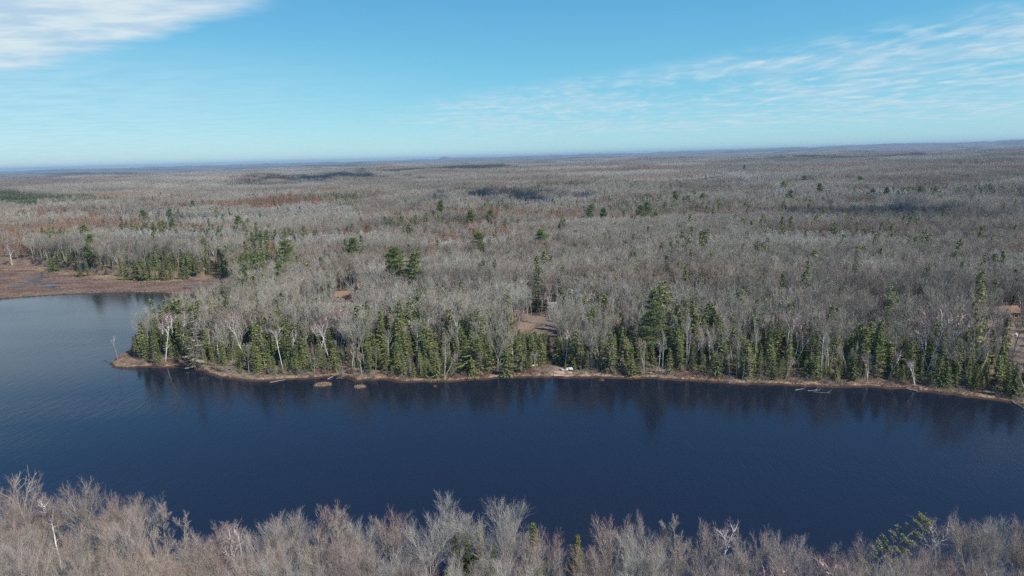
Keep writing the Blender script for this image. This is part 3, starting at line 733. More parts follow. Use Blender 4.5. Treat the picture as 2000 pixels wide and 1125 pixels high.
# traced birches of the far shore: foot and top of each white stem
STEMS = []
BL = 'white birches along the far shore'
birches = [(340, 680, 608, 'left birch of the pair at the tip of the peninsula', -3), (318, 700, 608, 'leftmost birch over the peninsula tip', -8), (357, 690, 606, 'forked birch of the pair on the peninsula', 2),
    (468, 690, 612, 'leaning birch left of the many-stemmed birch clump', -14), (478, 676, 606, 'birch in the many-stemmed clump on the peninsula neck', 0), (490, 680, 610, 'right stem of the birch clump on the peninsula neck', 8),
    (545, 712, 632, 'crooked birch with a side fork, left of the two mounds', -10), (562, 708, 640, 'slim birch right of the crooked one', -6), (616, 680, 620, 'birch with fanned limbs above the grassy mound', -14),
    (640, 700, 622, 'long birch reaching down behind the green spruces', -6), (655, 672, 594, 'tallest straight birch left of the two-stemmed pair', -4), (668, 680, 596, 'bright birch of the two-stemmed pair', 2), (674, 676, 608, 'leaning bright birch right of the pair', -10),
    (738, 680, 606, 'birch with curved limbs below the house', -10), (600, 600, 560, 'thin white stem high in the woods left of the house', -5),
    (1056, 608, 572, 'many-limbed white birch at the top of the brown lawn', 0), (1010, 650, 600, 'pale birch left of the brown lawn', 6), (1157, 600, 546, 'double white birch beyond the spruces right of the lawn', 0),
    (1105, 712, 640, 'slim birch above the white rowing boat', 0), (1232, 665, 600, 'leaning birch left of the tallest pine', -8), (1417, 690, 620, 'forked birch left of the white Y-shaped one', -4), (1514, 702, 610, 'leaning birch left of the white Y-shaped one', -8), (1534, 700, 600, 'bright Y-shaped birch standing over the spruces', 0),
    (1555, 712, 630, 'birch leaning strongly to the right', 16), (1711, 630, 578, 'bright crooked birch top in the grey woods', 3), (1738, 735, 680, 'small forked birch near the shore', 8), (1776, 665, 596, 'tall thin birch left of the V-shaped one', 4),
    (1810, 728, 630, 'left stem of the V-shaped birch by the shore', -12), (1813, 728, 590, 'right stem of the V-shaped birch by the shore', 8), (1806, 700, 600, 'middle stem of the birches by the shore', 0),
    (1864, 625, 565, 'straight birch in the row behind the right-hand spruces', 0), (1880, 642, 575, 'tallest stem in the row of right-hand birches', 0), (1912, 672, 592, 'birch with bare lower stem near the right clearing', 3), (1917, 650, 592, 'second birch of the group near the right clearing', 0), (1924, 678, 612, 'leaning birch of the group near the right clearing', 6),
    (1951, 610, 560, 'double birch above the right clearing', 0), (845, 500, 470, 'pale birch near the pair of pines', 4), (688, 420, 392, 'white birch cluster in distant woods', 0), (1140, 650, 590, 'crooked pale birch right of the lawn', -8), (1000, 700, 640, 'slim birch left of the dock', 0),
    (262, 500, 480, 'small white birch at the back of the bog meadow', -10), (16, 512, 478, 'leaning white birch at the left end of the bog edge', -12), (930, 690, 620, 'birch among spruces left of the dock', -5), (870, 640, 585, 'birch with spread limbs behind the shore, centre left', 10), (1940, 640, 590, 'thin birch beside the right clearing', 0)]
for n_, (px, b, t, lb, ln) in enumerate(birches):
    rz_ = 0.0 if ln else n_*1.1
    STEMS.append((px, b, float(np.hypot(*gt(px, b+6)[:2])))); put('birch', n_, px-ln*0.6, b+6, t-4, lb, group=BL, lean=(0, R(ln*0.8)), rz=rz_, rad=1.6)
put('snag', 1, 231, 706, 655, 'thin grey dead pole at the very tip of the peninsula', rad=1)
put('snag', 2, 1450, 742, 690, 'broken grey snag at the water, right of the tallest pine', rad=1)
for px, b, t, lb in [(385, 719, 604, 'big grey dead spruce at the water edge of the peninsula'), (800, 735, 690, 'grey dead spruce leaning over the shore, left of the dock'), (1385, 672, 640, 'small silver dead spruce top among green spruces'),
        (1216, 730, 690, 'grey dead spruce on the shore left of the tallest pine'), (1462, 742, 690, 'grey dead spruce by the fallen branches'), (668, 738, 700, 'low grey dead spruce behind the grassy mounds')]:
    put('spruce_grey', px, px, b, t, lb, group='dead spruces along the far shore', rad=1.5)
put('cedar', 0, 1905, 762, 708, 'yellow-green round cedar on the bank at the right', rad=2)
put('cedar', 2, 688, 730, 706, 'bright green bush-like cedar at the water behind the mounds', rad=1.5)
for px, b, t in [(347, 660, 580), (376, 660, 578), (391, 680, 596), (324, 680, 604), (366, 680, 612), (336, 668, 606)]:
    put('spruce', 4, px, b, t, {347: 'tallest pointed spruce on the peninsula against the water', 376: 'second tall pointed spruce on the peninsula', 391: 'pointed spruce right of the grey dead spruce', 324: 'leftmost thin spruce tip on the peninsula', 366: 'spruce between the two tallest on the peninsula', 336: 'short spruce tip left of the tallest on the peninsula'}[px],
        group='spruces of the peninsula', rad=1.5)

rb = np.random.default_rng(64); ex = [60, 130, 200, 270, 330, 400, 432, 470]; ey = [518, 526, 537, 542, 541, 536, 528, 570]
for q in range(64):
    px = 92+rb.random()*350; b = np.interp(px, ex, ey)-rb.random()**1.5*16; hh = 5+8.5*rb.random()**1.3
    g_ = gt(px, b)
    if shore_dist(g_[:1], g_[1:2])[0] < 2 or not free(g_[0], g_[1], 1.6): continue
    TAKEN.append((g_[0], g_[1], 1.4)); GEN.append((plant('spruce', int(rb.integers(0, 9)), g_[0], g_[1], h=hh, rz=rb.uniform(0, 6), group='spruces along the back of the bog meadow'), 'green spruce'))
# ------------------------------------------------------------------ the rest of the woods
def zone_word(px):
    for lim, w_ in ((420, 'on the peninsula'), (700, 'behind the two grassy mounds'), (1000, 'between the mounds and the dock'), (1200, 'around the wooden dock'), (1420, 'beside the tallest white pine'), (1750, 'right of the tallest white pine')):
        if px < lim: return w_
    return 'near the right-hand clearing'
def jgrid(x0, x1, y0, y1, sp_, seed, jit=0.42):
    r = np.random.default_rng(seed); gx, gy = np.meshgrid(np.arange(x0, x1, sp_), np.arange(y0, y1, sp_*0.87)); gx = gx+((np.arange(gy.shape[0]) % 2)*sp_/2)[:, None]
    return gx.ravel()+r.uniform(-jit, jit, gx.size)*sp_, gy.ravel()+r.uniform(-jit, jit, gx.size)*sp_, r

# near bank fill: everything whose top can show above the bottom of the frame
x, y, r = jgrid(-120, 120, 58, 150, 3.3, 77)
d = shore_dist(x, y); ok = (d > 1.0) & (y < 150); x, y, d = x[ok], y[ok], d[ok]
z = terrain(x, y, d); px, py, _ = to_pix(x, y, z+12.5)
ok = (py < 1215) & (px > -130) & (px < 2130); idx = np.where(ok)[0]
idx = idx[np.argsort(-d[idx]*0+r.random(len(idx)))]
cnt = {}
def near_word(px): return 'left' if px < 667 else ('middle' if px < 1333 else 'right')
sx = np.array([p[0] for p in sky_px])[::-1]; sy = np.array([p[1] for p in sky_px])[::-1]
for i in idx:
    if not free(x[i], y[i], 2.3): continue
    u = r.random()
    h = r.uniform(9.5, 13.5)
    lim = np.interp(px[i], sx, sy)-14+(55 if 1700 < px[i] < 1835 else 0)
    while h > 5:                                        # keep the traced skyline of the near bank
        a, b, _ = to_pix(x[i], y[i], z[i]+h)
        if b > lim+2: break
        h -= 0.5
    if h <= 5: continue
    ws = near_word(px[i])
    if u < 0.06: k, lb, g = 'cedar', f'small cedar half hidden under bare crowns, {ws} part of the near bank', f'cedars under the near bank trees, {ws}'; h = min(h, 7)
    elif u < 0.11: k, lb, g = 'birch', f'pale birch among grey bare crowns, {ws} part of the near bank', f'birches of the near bank, {ws}'
    else:
        k = 'bare_near' if u < 0.8 else 'bare_near_tall'
        if d[i] < 9+6*(px[i] < 500) and r.random() < 0.4: k = 'bare_rosy'
        q_ = 'rosy-topped' if k == 'bare_rosy' else 'grey'; lb, g = f'{q_} leafless tree in the crowded crowns filling the {ws} part of the near bank', f'crowded {q_} bare trees of the near bank, {ws}'
    GEN.append((plant(k, int(r.integers(0, 50)), x[i], y[i], h=h, rz=r.uniform(0, 6.28), group=g, z=z[i]), {'cedar': 'yellow-green cedar', 'birch': 'pale birch', 'bare_rosy': 'rosy-topped bare tree'}.get(k, 'grey bare tree'))); TAKEN.append((x[i], y[i], 2.3)); cnt[k] = cnt.get(k, 0)+1
print('near', cnt)

# beyond the lake: one list of trees; the 300 nearest of a kind become single trees, the others join the forest masses
CONIF = ((110, 466, 70, 7), (350, 456, 100, 6), (505, 500, 65, 16), (300, 500, 150, 12), (560, 470, 60, 12), (1290, 396, 60, 8), (1240, 402, 40, 7), (1330, 488, 50, 14), (1650, 346, 60, 4), (1850, 374, 110, 6), (1910, 312, 60, 6), (1960, 338, 50, 5),
         (1190, 320, 90, 3.5), (1520, 455, 60, 8), (1700, 450, 70, 9), (700, 500, 30, 10), (1100, 540, 40, 14), (440, 352, 90, 3), (120, 392, 90, 8), (1420, 330, 60, 3), (900, 520, 25, 8), (1880, 520, 60, 12), (640, 386, 60, 4), (1560, 400, 60, 5), (1420, 420, 50, 6), (1780, 480, 40, 10), (1500, 520, 35, 10), (960, 400, 60, 4), (1100, 365, 70, 4), (780, 440, 25, 8), (60, 500, 50, 7), (1620, 540, 40, 9))
RUST = ((850, 456, 190, 22), (120, 432, 230, 20), (1150, 428, 100, 9), (560, 398, 240, 9), (1420, 372, 120, 6), (40, 455, 60, 12), (1700, 405, 90, 5))
def wood(x, y, d, r):
    """kind of tree for each place"""
    n = len(x); px, py, _ = to_pix(x, y, np.full(n, 3.0))
    u = r.random(n); pn = wavy(x, y, 60, 31); pm = wavy(x, y, 190, 32); rad = np.hypot(x, y)
    kind = np.full(n, 0)                                # 0 bare 1 spruce 2 birch 3 tamarack 4 pine 5 thin spruce
    edge = np.exp(-np.maximum(d-1, 0)/17.0)
    pcon = 0.05+0.55*edge+0.16*np.clip(pn, 0, 2)*(pm > -0.3)
    backbog = (px < 470) & (rad < 480) & (rad > 360)
    pcon = np.where(backbog, 0.62*np.exp(-np.maximum(rad-400, 0)/40), pcon)
    pcon = np.where((px > 405) & (px < 545) & (rad > 330) & (rad < 480), 0.45, pcon)
    pcon = np.where((rad > 420) & (pm > 0.8), 0.2, np.where(rad > 480, np.minimum(pcon, 0.06), pcon))
    kind[u < pcon] = 1
    kind[(u < pcon) & (r.random(n) < np.where(d < 20, 0.42, 0.15))] = 5
    kind[(u > 0.91)] = 2
    tam = (wavy(x/1.8, y, 200, 33) > 0.55) & (rad > 420) | (px > 700) & (px < 1180) & (rad > 480) & (rad < 640) & (pn > -0.6) | (px < 430) & (rad > 560) & (rad < 800) & (pm > -0.8)
    kind[tam & (u > 0.25)] = 3
    left = (px < 470) & (rad < 540); kind = np.where((kind == 3) & left, 0, kind)
    asp = np.zeros(n, bool)
    for (cx, cy, rx, ry) in ((450, 418, 270, 15), (380, 464, 170, 14), (620, 470, 90, 10), (1150, 398, 190, 9), (1750, 382, 260, 12), (900, 480, 110, 10), (1320, 432, 120, 8), (260, 350, 160, 6), (1000, 352, 200, 6), (1450, 355, 180, 6), (1250, 540, 120, 12), (1600, 470, 150, 11)):
        fx = np.interp(px, [0, 2000], [0, 0]); z14 = to_pix(x, y, np.full(n, 14.0)); asp |= ((z14[0]-cx)/rx)**2+((z14[1]-cy)/ry)**2 < 1+0.25*pn
    kind = np.where(asp & ((kind == 0) | (kind == 3)) & (rad > 330), 6, kind)
    rust = np.zeros(n, bool)
    for (cx, cy, rx, ry) in RUST: rust |= ((z14[0]-cx)/rx)**2+((z14[1]-cy)/ry)**2 < 1+0.3*pn
    kind = np.where(rust & (rad > 360) & (r.random(n) < 0.72), 3, kind)
    con = np.zeros(n, bool)
    for (cx, cy, rx, ry) in CONIF: con |= ((z14[0]-cx)/rx)**2+((z14[1]-cy)/ry)**2 < 1+0.3*pn
    kind = np.where(con & (rad > 330) & (r.random(n) < 0.42), 1, kind)
    plantn = in_poly(x, y, PLANT1) | in_poly(x, y, PLANT2)
    kind[plantn] = 4
    return kind, px, py
PLANT1 = poly_px([(-200, 392), (-200, 376), (60, 378), (205, 377), (150, 392), (60, 402), (-60, 404)], 14); PLANT2 = poly_px([(655, 336), (700, 331), (830, 330), (965, 326), (1000, 328), (880, 336), (760, 341), (690, 342)], 16)
NAMES = {0: 'bare', 1: 'spruce', 2: 'birch', 5: 'spruce_thin'}
x, y, r = jgrid(-330, 460, 142, 560, 4.0, 91)
x2, y2, _r = jgrid(-200, 330, 142, 420, 2.7, 191)
d2 = shore_dist(x2, y2); o2 = (d2 > 1.3) & (d2 < 42) & (_r.random(len(x2)) < np.where(d2 < 26, 0.64, 0.40)+0.25*wavy(x2, y2, 18, 71)); first = np.r_[np.zeros(len(x), bool), np.ones(o2.sum(), bool)]
x = np.r_[x, x2[o2]]; y = np.r_[y, y2[o2]]
d = shore_dist(x, y); ang = np.abs(np.arctan2(x, y))
ok = (d > 1.3) & (y > 142) & (ang < R(42)) & ~in_poly(x, y, BOG); x, y, d, first = x[ok], y[ok], d[ok], first[ok]
tip = np.array(gp(222, 712)); ok = np.hypot(x-tip[0], y-tip[1]) > 7; x, y, d, first = x[ok], y[ok], d[ok], first[ok]
clear = cleared(x, y); kind, px, py = wood(x, y, d, r); drop = ~first & (d < 26) & (kind == 0) & (r.random(len(x)) < 0.62); kind = np.where(first & (r.random(len(x)) < 0.8), np.where(r.random(len(x)) < 0.5, 5, 1), kind)
keep = (~clear | (r.random(len(x)) < 0.3)) & ~drop & ((d > 3) | (r.random(len(x)) < 0.5)); x, y, d, kind, px, py = [a[keep] for a in (x, y, d, kind, px, py)]
z = terrain(x, y, d); rad = np.hypot(x, y)
# feet in front of a clearing stay low so that it shows
MASS = {0: [], 1: [], 2: [], 3: [], 4: [], 6: []}
quota = {0: 300-sum(1 for o in SC.objects if o.name.startswith('bare_tree')), 1: 150, 2: 90, 5: 120}
order = np.argsort(rad)
gc = {0: 'bare trees of the far bank', 1: 'green spruces of the far bank', 2: 'birches of the far bank', 5: 'grey-skirted spruces of the far bank'}
lbs = {0: 'tall leafless grey tree of the far bank {}', 1: 'green pointed spruce of the far bank {}', 2: 'pale-stemmed birch in the far-bank woods {}', 5: 'spruce with grey dead lower boughs, far bank {}'}
used = {}
front = [(1016, 1098, 640, 648), (1080, 1125, 712, 716), (655, 712, 586, 592), (1965, 2040, 690, 705)]
for i in order:
    k = int(kind[i])
    if not free(x[i], y[i], 1.2 if k in (1, 5) else 2.4): continue
    TAKEN_NEAR = (x[i], y[i])
    h = {0: r.uniform(11.5, 16.5), 1: 3.5+9*r.random()**0.9, 2: r.uniform(10, 14), 3: r.uniform(9, 13), 4: r.uniform(9, 12), 5: 5+8*r.random(), 6: r.uniform(12, 14.5)}[k]
    if d[i] < 8: h *= 0.8
    if d[i] < 4 and k in (0, 2): h *= 0.8
    if k in (1, 5) and d[i] > 55: h = r.uniform(8, 14)
    if k in (1, 5): h *= 1+0.28*wavy(x[i], y[i], 22, 72)*0.7
    if k in (1, 5) and d[i] > 14: h *= 1.15
    for (a, b, top_, bot_) in front:
        if a < px[i] < b and py[i] > top_-2:
            while h > 2.0 and to_pix(x[i], y[i], z[i]+h)[1] < bot_: h -= 0.5
    for (bx, by, bd) in STEMS:
        if abs(px[i]-bx) < (7 if k in (1, 5) else 12) and rad[i] < bd:
            while h > 2.0 and to_pix(x[i], y[i], z[i]+h)[1] < by-8: h -= 0.5
    if h <= 2.2 or (k in (0, 2, 6) and h < 6): continue
    if k in quota and used.get(k, 0) < quota[k] and -40 < px[i] < 2040 and rad[i] < 420:
        used[k] = used.get(k, 0)+1; w_ = zone_word(px[i])
        GEN.append((plant(NAMES[k], int(r.integers(0, 50)), x[i], y[i], h=h, rz=r.uniform(0, 6.28), z=z[i], group=f'{gc[k]} {w_}'), {0: 'leafless grey tree', 1: 'green spruce', 2: 'pale-stemmed birch', 5: 'grey-skirted spruce'}[k]))
    else:
        MASS[{5: 1}.get(k, k)].append((x[i], y[i], z[i]-0.1, r.uniform(0, 6.28), h, r.integers(0, 30)))
print('far singles', used, {k: len(v) for k, v in MASS.items()})

# middle distance
x, y, r = jgrid(-900, 1000, 330, 1250, 5.0, 92)
rad = np.hypot(x, y); ang = np.abs(np.arctan2(x, y)); ok = (ang < R(42)) & (rad < 1250) & ((y > 556) | (x < -326) | (x > 456))
x, y = x[ok], y[ok]; d = shore_dist(x, y); ok = (d > 2) & ~in_poly(x, y, BOG) & ~cleared(x, y); x, y, d = x[ok], y[ok], d[ok]
kind, px, py = wood(x, y, d, r); z = terrain(x, y, d)
for i in range(len(x)):
    k = int(kind[i]); h = {0: r.uniform(10.5, 16.5), 1: r.uniform(8.5, 16), 2: r.uniform(10, 14), 3: r.uniform(9, 13), 4: r.uniform(9, 11.5), 5: r.uniform(7, 13), 6: r.uniform(12, 14.5)}[k]
    h *= 1+0.10*wavy(x[i], y[i], 120, 44)+0.08*wavy(x[i], y[i], 45, 45)
    MASS[{5: 1}.get(k, k)].append((x[i], y[i], z[i]-0.1, r.uniform(0, 6.28), h, r.integers(0, 30)))
print({k: len(v) for k, v in MASS.items()})

def proto_obj(name, me): return bpy.data.objects.new(name, me)      # source shapes of a forest mass, read by its nodes
def mass(name, label, cat, pts, protos):
    """one object for a wood nobody could count: points that carry tree shapes (x, y, z, turn, height, which shape)"""
    me = bpy.data.meshes.new(name); P = np.array(pts, float); me.vertices.add(len(P)); me.vertices.foreach_set('co', P[:, :3].astype(np.float32).ravel())
    for nm, v in (('turn', P[:, 3]), ('tall', P[:, 4])): me.attributes.new(nm, 'FLOAT', 'POINT').data.foreach_set('value', v.astype(np.float32))
    me.attributes.new('pick', 'INT', 'POINT').data.foreach_set('value', (P[:, 5].astype(np.int32) % len(protos)))
    o = bpy.data.objects.new(name, me); COL.objects.link(o); tag(o, label, cat, None, 'stuff')
    ng = bpy.data.node_groups.new(name, 'GeometryNodeTree')
    ng.interface.new_socket('Geometry', in_out='INPUT', socket_type='NodeSocketGeometry'); ng.interface.new_socket('Geometry', in_out='OUTPUT', socket_type='NodeSocketGeometry')
    N = ng.nodes; L = ng.links; gi = N.new('NodeGroupInput'); go = N.new('NodeGroupOutput')
    def na(nm, t):
        n = N.new('GeometryNodeInputNamedAttribute'); n.data_type = t; n.inputs[0].default_value = nm; return n.outputs[0]
    ip = N.new('GeometryNodeInstanceOnPoints'); L.new(gi.outputs[0], ip.inputs['Points'])
    jn = N.new('GeometryNodeJoinGeometry')
    for po in protos[::-1]:
        oi = N.new('GeometryNodeObjectInfo'); oi.inputs['Object'].default_value = po; g2 = N.new('GeometryNodeGeometryToInstance')
        L.new(oi.outputs['Geometry'], g2.inputs[0]); L.new(g2.outputs[0], jn.inputs[0])
    L.new(jn.outputs[0], ip.inputs['Instance']); ip.inputs['Pick Instance'].default_value = True
    L.new(na('pick', 'INT'), ip.inputs['Instance Index'])
    cx = N.new('ShaderNodeCombineXYZ'); L.new(na('turn', 'FLOAT'), cx.inputs[2]); L.new(cx.outputs[0], ip.inputs['Rotation'])
    L.new(na('tall', 'FLOAT'), ip.inputs['Scale'])
    L.new(ip.outputs[0], go.inputs[0])
    md = o.modifiers.new('trees', 'NODES'); md.node_group = ng
    return o
def unit(me, h):
    """scale a shape to unit height, keeping its height fractions"""
    co = np.empty(len(me.vertices)*3, np.float32); me.vertices.foreach_get('co', co); me.vertices.foreach_set('co', co/h); me.update(); return me
def protos(nm, builder, n, mats, hs):
    out = []
    for i in range(n):
        h = hs[i % len(hs)]; prt = builder(h, i); out.append(proto_obj(nm, unit(merged(nm, prt, mats, h), h)))
    return out
P_bare = protos('bare_shape', lambda h, i: bare_tree(h, 600+i, 'forest' if i % 3 else 'open', w=0.036, nt=6, l3=6), 8, [M['bark'], M['twig']], [15, 14, 16])
P_spruce = protos('spruce_shape', lambda h, i: spruce_tree(h, 620+i, wid=(0.15, 0.11, 0.18)[i % 3], dens=0.8, leaf=0.45, skirt=0.35*(i % 2)), 5, [M['bark_dark'], M['spruce'], M['dead']], [10, 11, 9])
P_birch = protos('birch_shape', lambda h, i: birch_tree(h, 640+i, w=0.07), 3, [M['birch'], M['twig_birch']], [13])
P_larch = protos('tamarack_shape', lambda h, i: larch_tree(h, 660+i, w=0.07), 3, [M['bark'], M['twig_red']], [12])
P_pine = protos('pine_shape', lambda h, i: pine_tree(h, 680+i, base=0.1, wid=0.2, tuft=0.6, dens=0.5), 2, [M['bark_dark'], M['pine']], [12])
mass('bare_forest', 'leafless grey hardwood forest covering the land beyond the far bank', 'forest', MASS[0], P_bare)
mass('spruce_woods', 'dark green spruces scattered and clumped through the leafless forest', 'forest', MASS[1], P_spruce)
mass('birch_woods', 'pale-stemmed birches scattered through the leafless forest', 'forest', MASS[2], P_birch)
mass('tamarack_woods', 'orange-brown stands of leafless tamarack within the grey forest', 'forest', MASS[3], P_larch)
P_aspen = protos('aspen_shape', lambda h, i: larch_tree(h, 700+i, w=0.05, wid=0.2, up=0.75, base=0.42, n_=34), 4, [M['bark_light'], M['twig_aspen']], [13])
mass('aspen_stands', 'smooth silver-grey stands of leafless aspen within the forest', 'forest', MASS[6], P_aspen)
mass('pine_plantation', 'even green block of young pines in the grey forest', 'forest', MASS[4], P_pine)

# ------------------------------------------------------------------ low growth
def shrub_shape(seed, n=26, h=1.6, w=0.035, mat='shrub'):
    r = np.random.default_rng(seed); C = MB(); a = r.uniform(0, 6.28, n); sp_ = r.uniform(0.1, 0.75, n)
    D = norm(np.stack([np.cos(a)*sp_, np.sin(a)*sp_, 1+0*a], 1)); P = np.stack([np.cos(a)*0.25*r.random(n), np.sin(a)*0.25*r.random(n), 0*a-0.1], 1); L_ = r.uniform(0.6, 1.0, n)*h
    slivers(C, P, D, L_, w, r)
    for k in range(4): slivers(C, P+D*L_[:, None]*r.uniform(0.25, 0.9, (n, 1)), D+r.normal(size=D.shape)*0.5, L_*0.42, w*0.75, r)
    return proto_obj('shrub_shape', unit(C.mesh('shrub_shape', M[mat], hf=h), h))
def grass_shape(seed):
    r = np.random.default_rng(seed); C = MB(); n = 46; a = r.uniform(0, 6.28, n); q = r.random(n)*0.5
    P = np.stack([np.cos(a)*q, np.sin(a)*q, 0*a-0.04], 1); D = norm(np.stack([np.cos(a)*q*0.9, np.sin(a)*q*0.9, 0.8+0*a], 1)+r.normal(size=(n, 3))*0.22)
    slivers(C, P, D, r.uniform(0.6, 1.0, n), 0.055, r, bend=0.3); return proto_obj('grass_shape', C.mesh('grass_shape', M['dry_grass'], hf=1.0))
def var_mat(name, a, b, c2, sc_=0.05):
    t = NT(name, 0.95, 0.05); inf = t.info(); c = t.mix(inf.outputs['Random'], a, b); t.col(t.mix(t.sm(t.noise(inf.outputs['Location'], sc_, 3), 0.45, 0.6), c, c2)); return t.m
M['shrub'] = var_mat('brown_shrub', (0.23, 0.19, 0.155), (0.31, 0.28, 0.24), (0.25, 0.155, 0.13))
M['bog_shrub'] = var_mat('bog_shrub', (0.13, 0.083, 0.072), (0.18, 0.12, 0.10), (0.28, 0.21, 0.155), 0.06)
M['dry_grass'] = var_mat('dry_grass', (0.46, 0.38, 0.25), (0.33, 0.26, 0.17), (0.24, 0.15, 0.11), 0.10)
SH = [shrub_shape(900+i) for i in range(4)]; BS = [shrub_shape(910+i, mat='bog_shrub', w=0.07) for i in range(3)]; GR = [grass_shape(920+i) for i in range(3)]
def scatter(x0, x1, y0, y1, sp_, seed, cond, hfun, zoff=0.0):
    x, y, r = jgrid(x0, x1, y0, y1, sp_, seed); d = shore_dist(x, y); px, py, _ = to_pix(x, y, np.full(len(x), 1.0))
    ok = (px > -120) & (px < 2120) & (d > 0.15); ok &= cond(x, y, d, px, py, r); x, y, d = x[ok], y[ok], d[ok]
    z = terrain(x, y, d); return np.stack([x, y, z+zoff, r.uniform(0, 6.28, len(x)), hfun(x, y, d, r), r.integers(0, 30, len(x))], 1)
nb = lambda x, y: in_poly(x, y, BOG)
mass('undergrowth', 'brown leafless brush under and between the trees', 'undergrowth', np.concatenate([
    scatter(-330, 420, 142, 420, 2.1, 301, lambda x, y, d, px, py, r: (y > 142) & ~nb(x, y) & (d < 60) & (d > 0.8) & (~cleared(x, y)) & (r.random(len(x)) < 0.55), lambda x, y, d, r: r.uniform(0.8, 2.4, len(x))),
    scatter(-330, 420, 142, 420, 1.1, 311, lambda x, y, d, px, py, r: (y > 142) & (d < 4.5) & (wavy(x, y, 7, 84)+r.normal(size=len(x))*0.6 > -0.25) & (~in_poly(x, y, CLEAR['dock'])), lambda x, y, d, r: r.uniform(0.5, 1.3, len(x))),
    scatter(-110, 110, 62, 150, 2.4, 302, lambda x, y, d, px, py, r: (py < 1300) & (y < 160) & (d > 0.8), lambda x, y, d, r: r.uniform(1.0, 3.2, len(x)))]), SH)
mass('bog_shrubs', 'low reddish-brown bog heath covering the meadow', 'bog shrubs', scatter(-420, -60, 250, 440, 0.85, 303, lambda x, y, d, px, py, r: nb(x, y) & ~np.any([in_poly(x, y, q) for q in POOLS], 0) & (r.random(len(x)) < 0.45+0.3*wavy(x/2.5, y, 14, 81)), lambda x, y, d, r: r.uniform(0.25, 0.6, len(x))), BS)
mass('shore_grass', 'dry tan grass and sedge along the water edge', 'grass', np.concatenate([
    scatter(-330, 420, 142, 420, 0.62, 304, lambda x, y, d, px, py, r: (y > 142) & (d < 2.3+2.0*wavy(x, y, 9, 82)) & (r.random(len(x)) < 0.7) & ~in_poly(x, y, CLEAR['dock']), lambda x, y, d, r: r.uniform(0.25, 0.62, len(x))*(1+0.25*wavy(x, y, 7, 83))),
    scatter(-420, -60, 250, 440, 0.9, 306, lambda x, y, d, px, py, r: nb(x, y) & (np.abs(np.interp(px, ex, ey)-py+3) < 5) & (r.random(len(x)) < 0.8), lambda x, y, d, r: r.uniform(0.4, 0.8, len(x))),
    scatter(-120, 120, 85, 160, 1.0, 305, lambda x, y, d, px, py, r: (d < 3), lambda x, y, d, r: r.uniform(0.3, 0.7, len(x)))]), GR)

# ------------------------------------------------------------------ mounds in the water, drift logs, fallen trunks
def mound(px, py, wpx, dpt, hgt, label, seed):
    r = np.random.default_rng(seed); c = gp(px, py); L_ = wpx/FPX*np.hypot(c[1], HCAM)/2; o = empty('grassy_mound', (c[0], c[1], 0)); tag(o, label, 'mound', 'grassy mounds standing in the water')
    mb = MB(); n, k = 30, 7; V = [[0, 0, hgt*0.8]]
    for j in range(1, k):
        f = j/(k-1)
        for i in range(n):
            a = i*2*pi/n; w_ = 1+0.16*sin(2*a+seed)+0.12*sin(5*a+seed*2)+0.05*r.normal(); V.append([cos(a)*L_*f*w_, sin(a)*dpt*f*w_, (hgt*(1-f**2.2)*(0.75+0.3*sin(3*cos(a)*f*2+seed)))-0.15*f])
    F = [(0, 1+i, 1+(i+1) % n) for i in range(n)]+[(1+(j-1)*n+i, 1+j*n+i, 1+j*n+(i+1) % n, 1+(j-1)*n+(i+1) % n) for j in range(1, k-1) for i in range(n)]
    mb.add(V, F); mb.build('peat_base', mat_plain('dark_peat', (0.10, 0.06, 0.045), (0.16, 0.10, 0.07)), o, smooth=True)
    g = MB(); n = int(900*L_*dpt/6)+60; a = r.uniform(0, 6.28, n); q = r.random(n)**0.5*0.95; P = np.stack([np.cos(a)*q*L_, np.sin(a)*q*dpt, hgt*(1-q**2.2)*0.8-0.05], 1)
    slivers(g, P, norm(np.array([0, 0, 0.8])+r.normal(size=(n, 3))*0.4), r.uniform(0.25, 0.5, n), 0.06, r, bend=0.4); g.build('dry_sedge', M['dry_grass'], o, hf=1.0)
mound(631, 752, 36, 1.9, 0.55, 'larger grassy mound in the dark water off the shore, left of the smaller', 1)
mound(703, 756, 25, 1.4, 0.4, 'smaller grassy mound in the dark water right of the larger', 2)
mound(850, 755, 8, 0.6, 0.2, 'tiny green-brown tussock poking from the water, left of the dock', 3)
mound(1175, 743, 10, 0.7, 0.3, 'small pale tussock in the water right of the dock', 4)
def log(p, q, rad, label, seed, mat='dead', branches=6, name='fallen_log'):
    r = np.random.default_rng(seed); T = MB(); a = gt(*p) if len(p) == 2 else np.array(p); b = gt(*q) if len(q) == 2 else np.array(q)
    a = a+np.array([0, 0, rad*0.6]); b = b+np.array([0, 0, rad*0.6]); a[2] = max(a[2], 0.02); b[2] = max(b[2], 0.02)
    o = empty(name, tuple(a)); b = b-a; P = np.array([b*t for t in np.linspace(0, 1, 6)])+r.normal(size=(6, 3))*0.06; T.tube(P, np.linspace(rad, rad*0.45, 6), 6, True); T.build('stem', M[mat], o)
    if branches:
        B = MB(); n = branches
        for i in range(n):
            j = r.integers(1, 6); d = norm(b+r.normal(size=3)*np.linalg.norm(b)*0.6); d[2] = abs(d[2])*0.9+0.1
            B.tube(grow(P[j], d, r.uniform(0.6, 1.8), 3, r, 0.25, 0.0), np.linspace(0.035, 0.01, 4), 3)
        B.build('branches', M[mat], o)
    tag(o, label, 'log', 'fallen logs along the far shore')
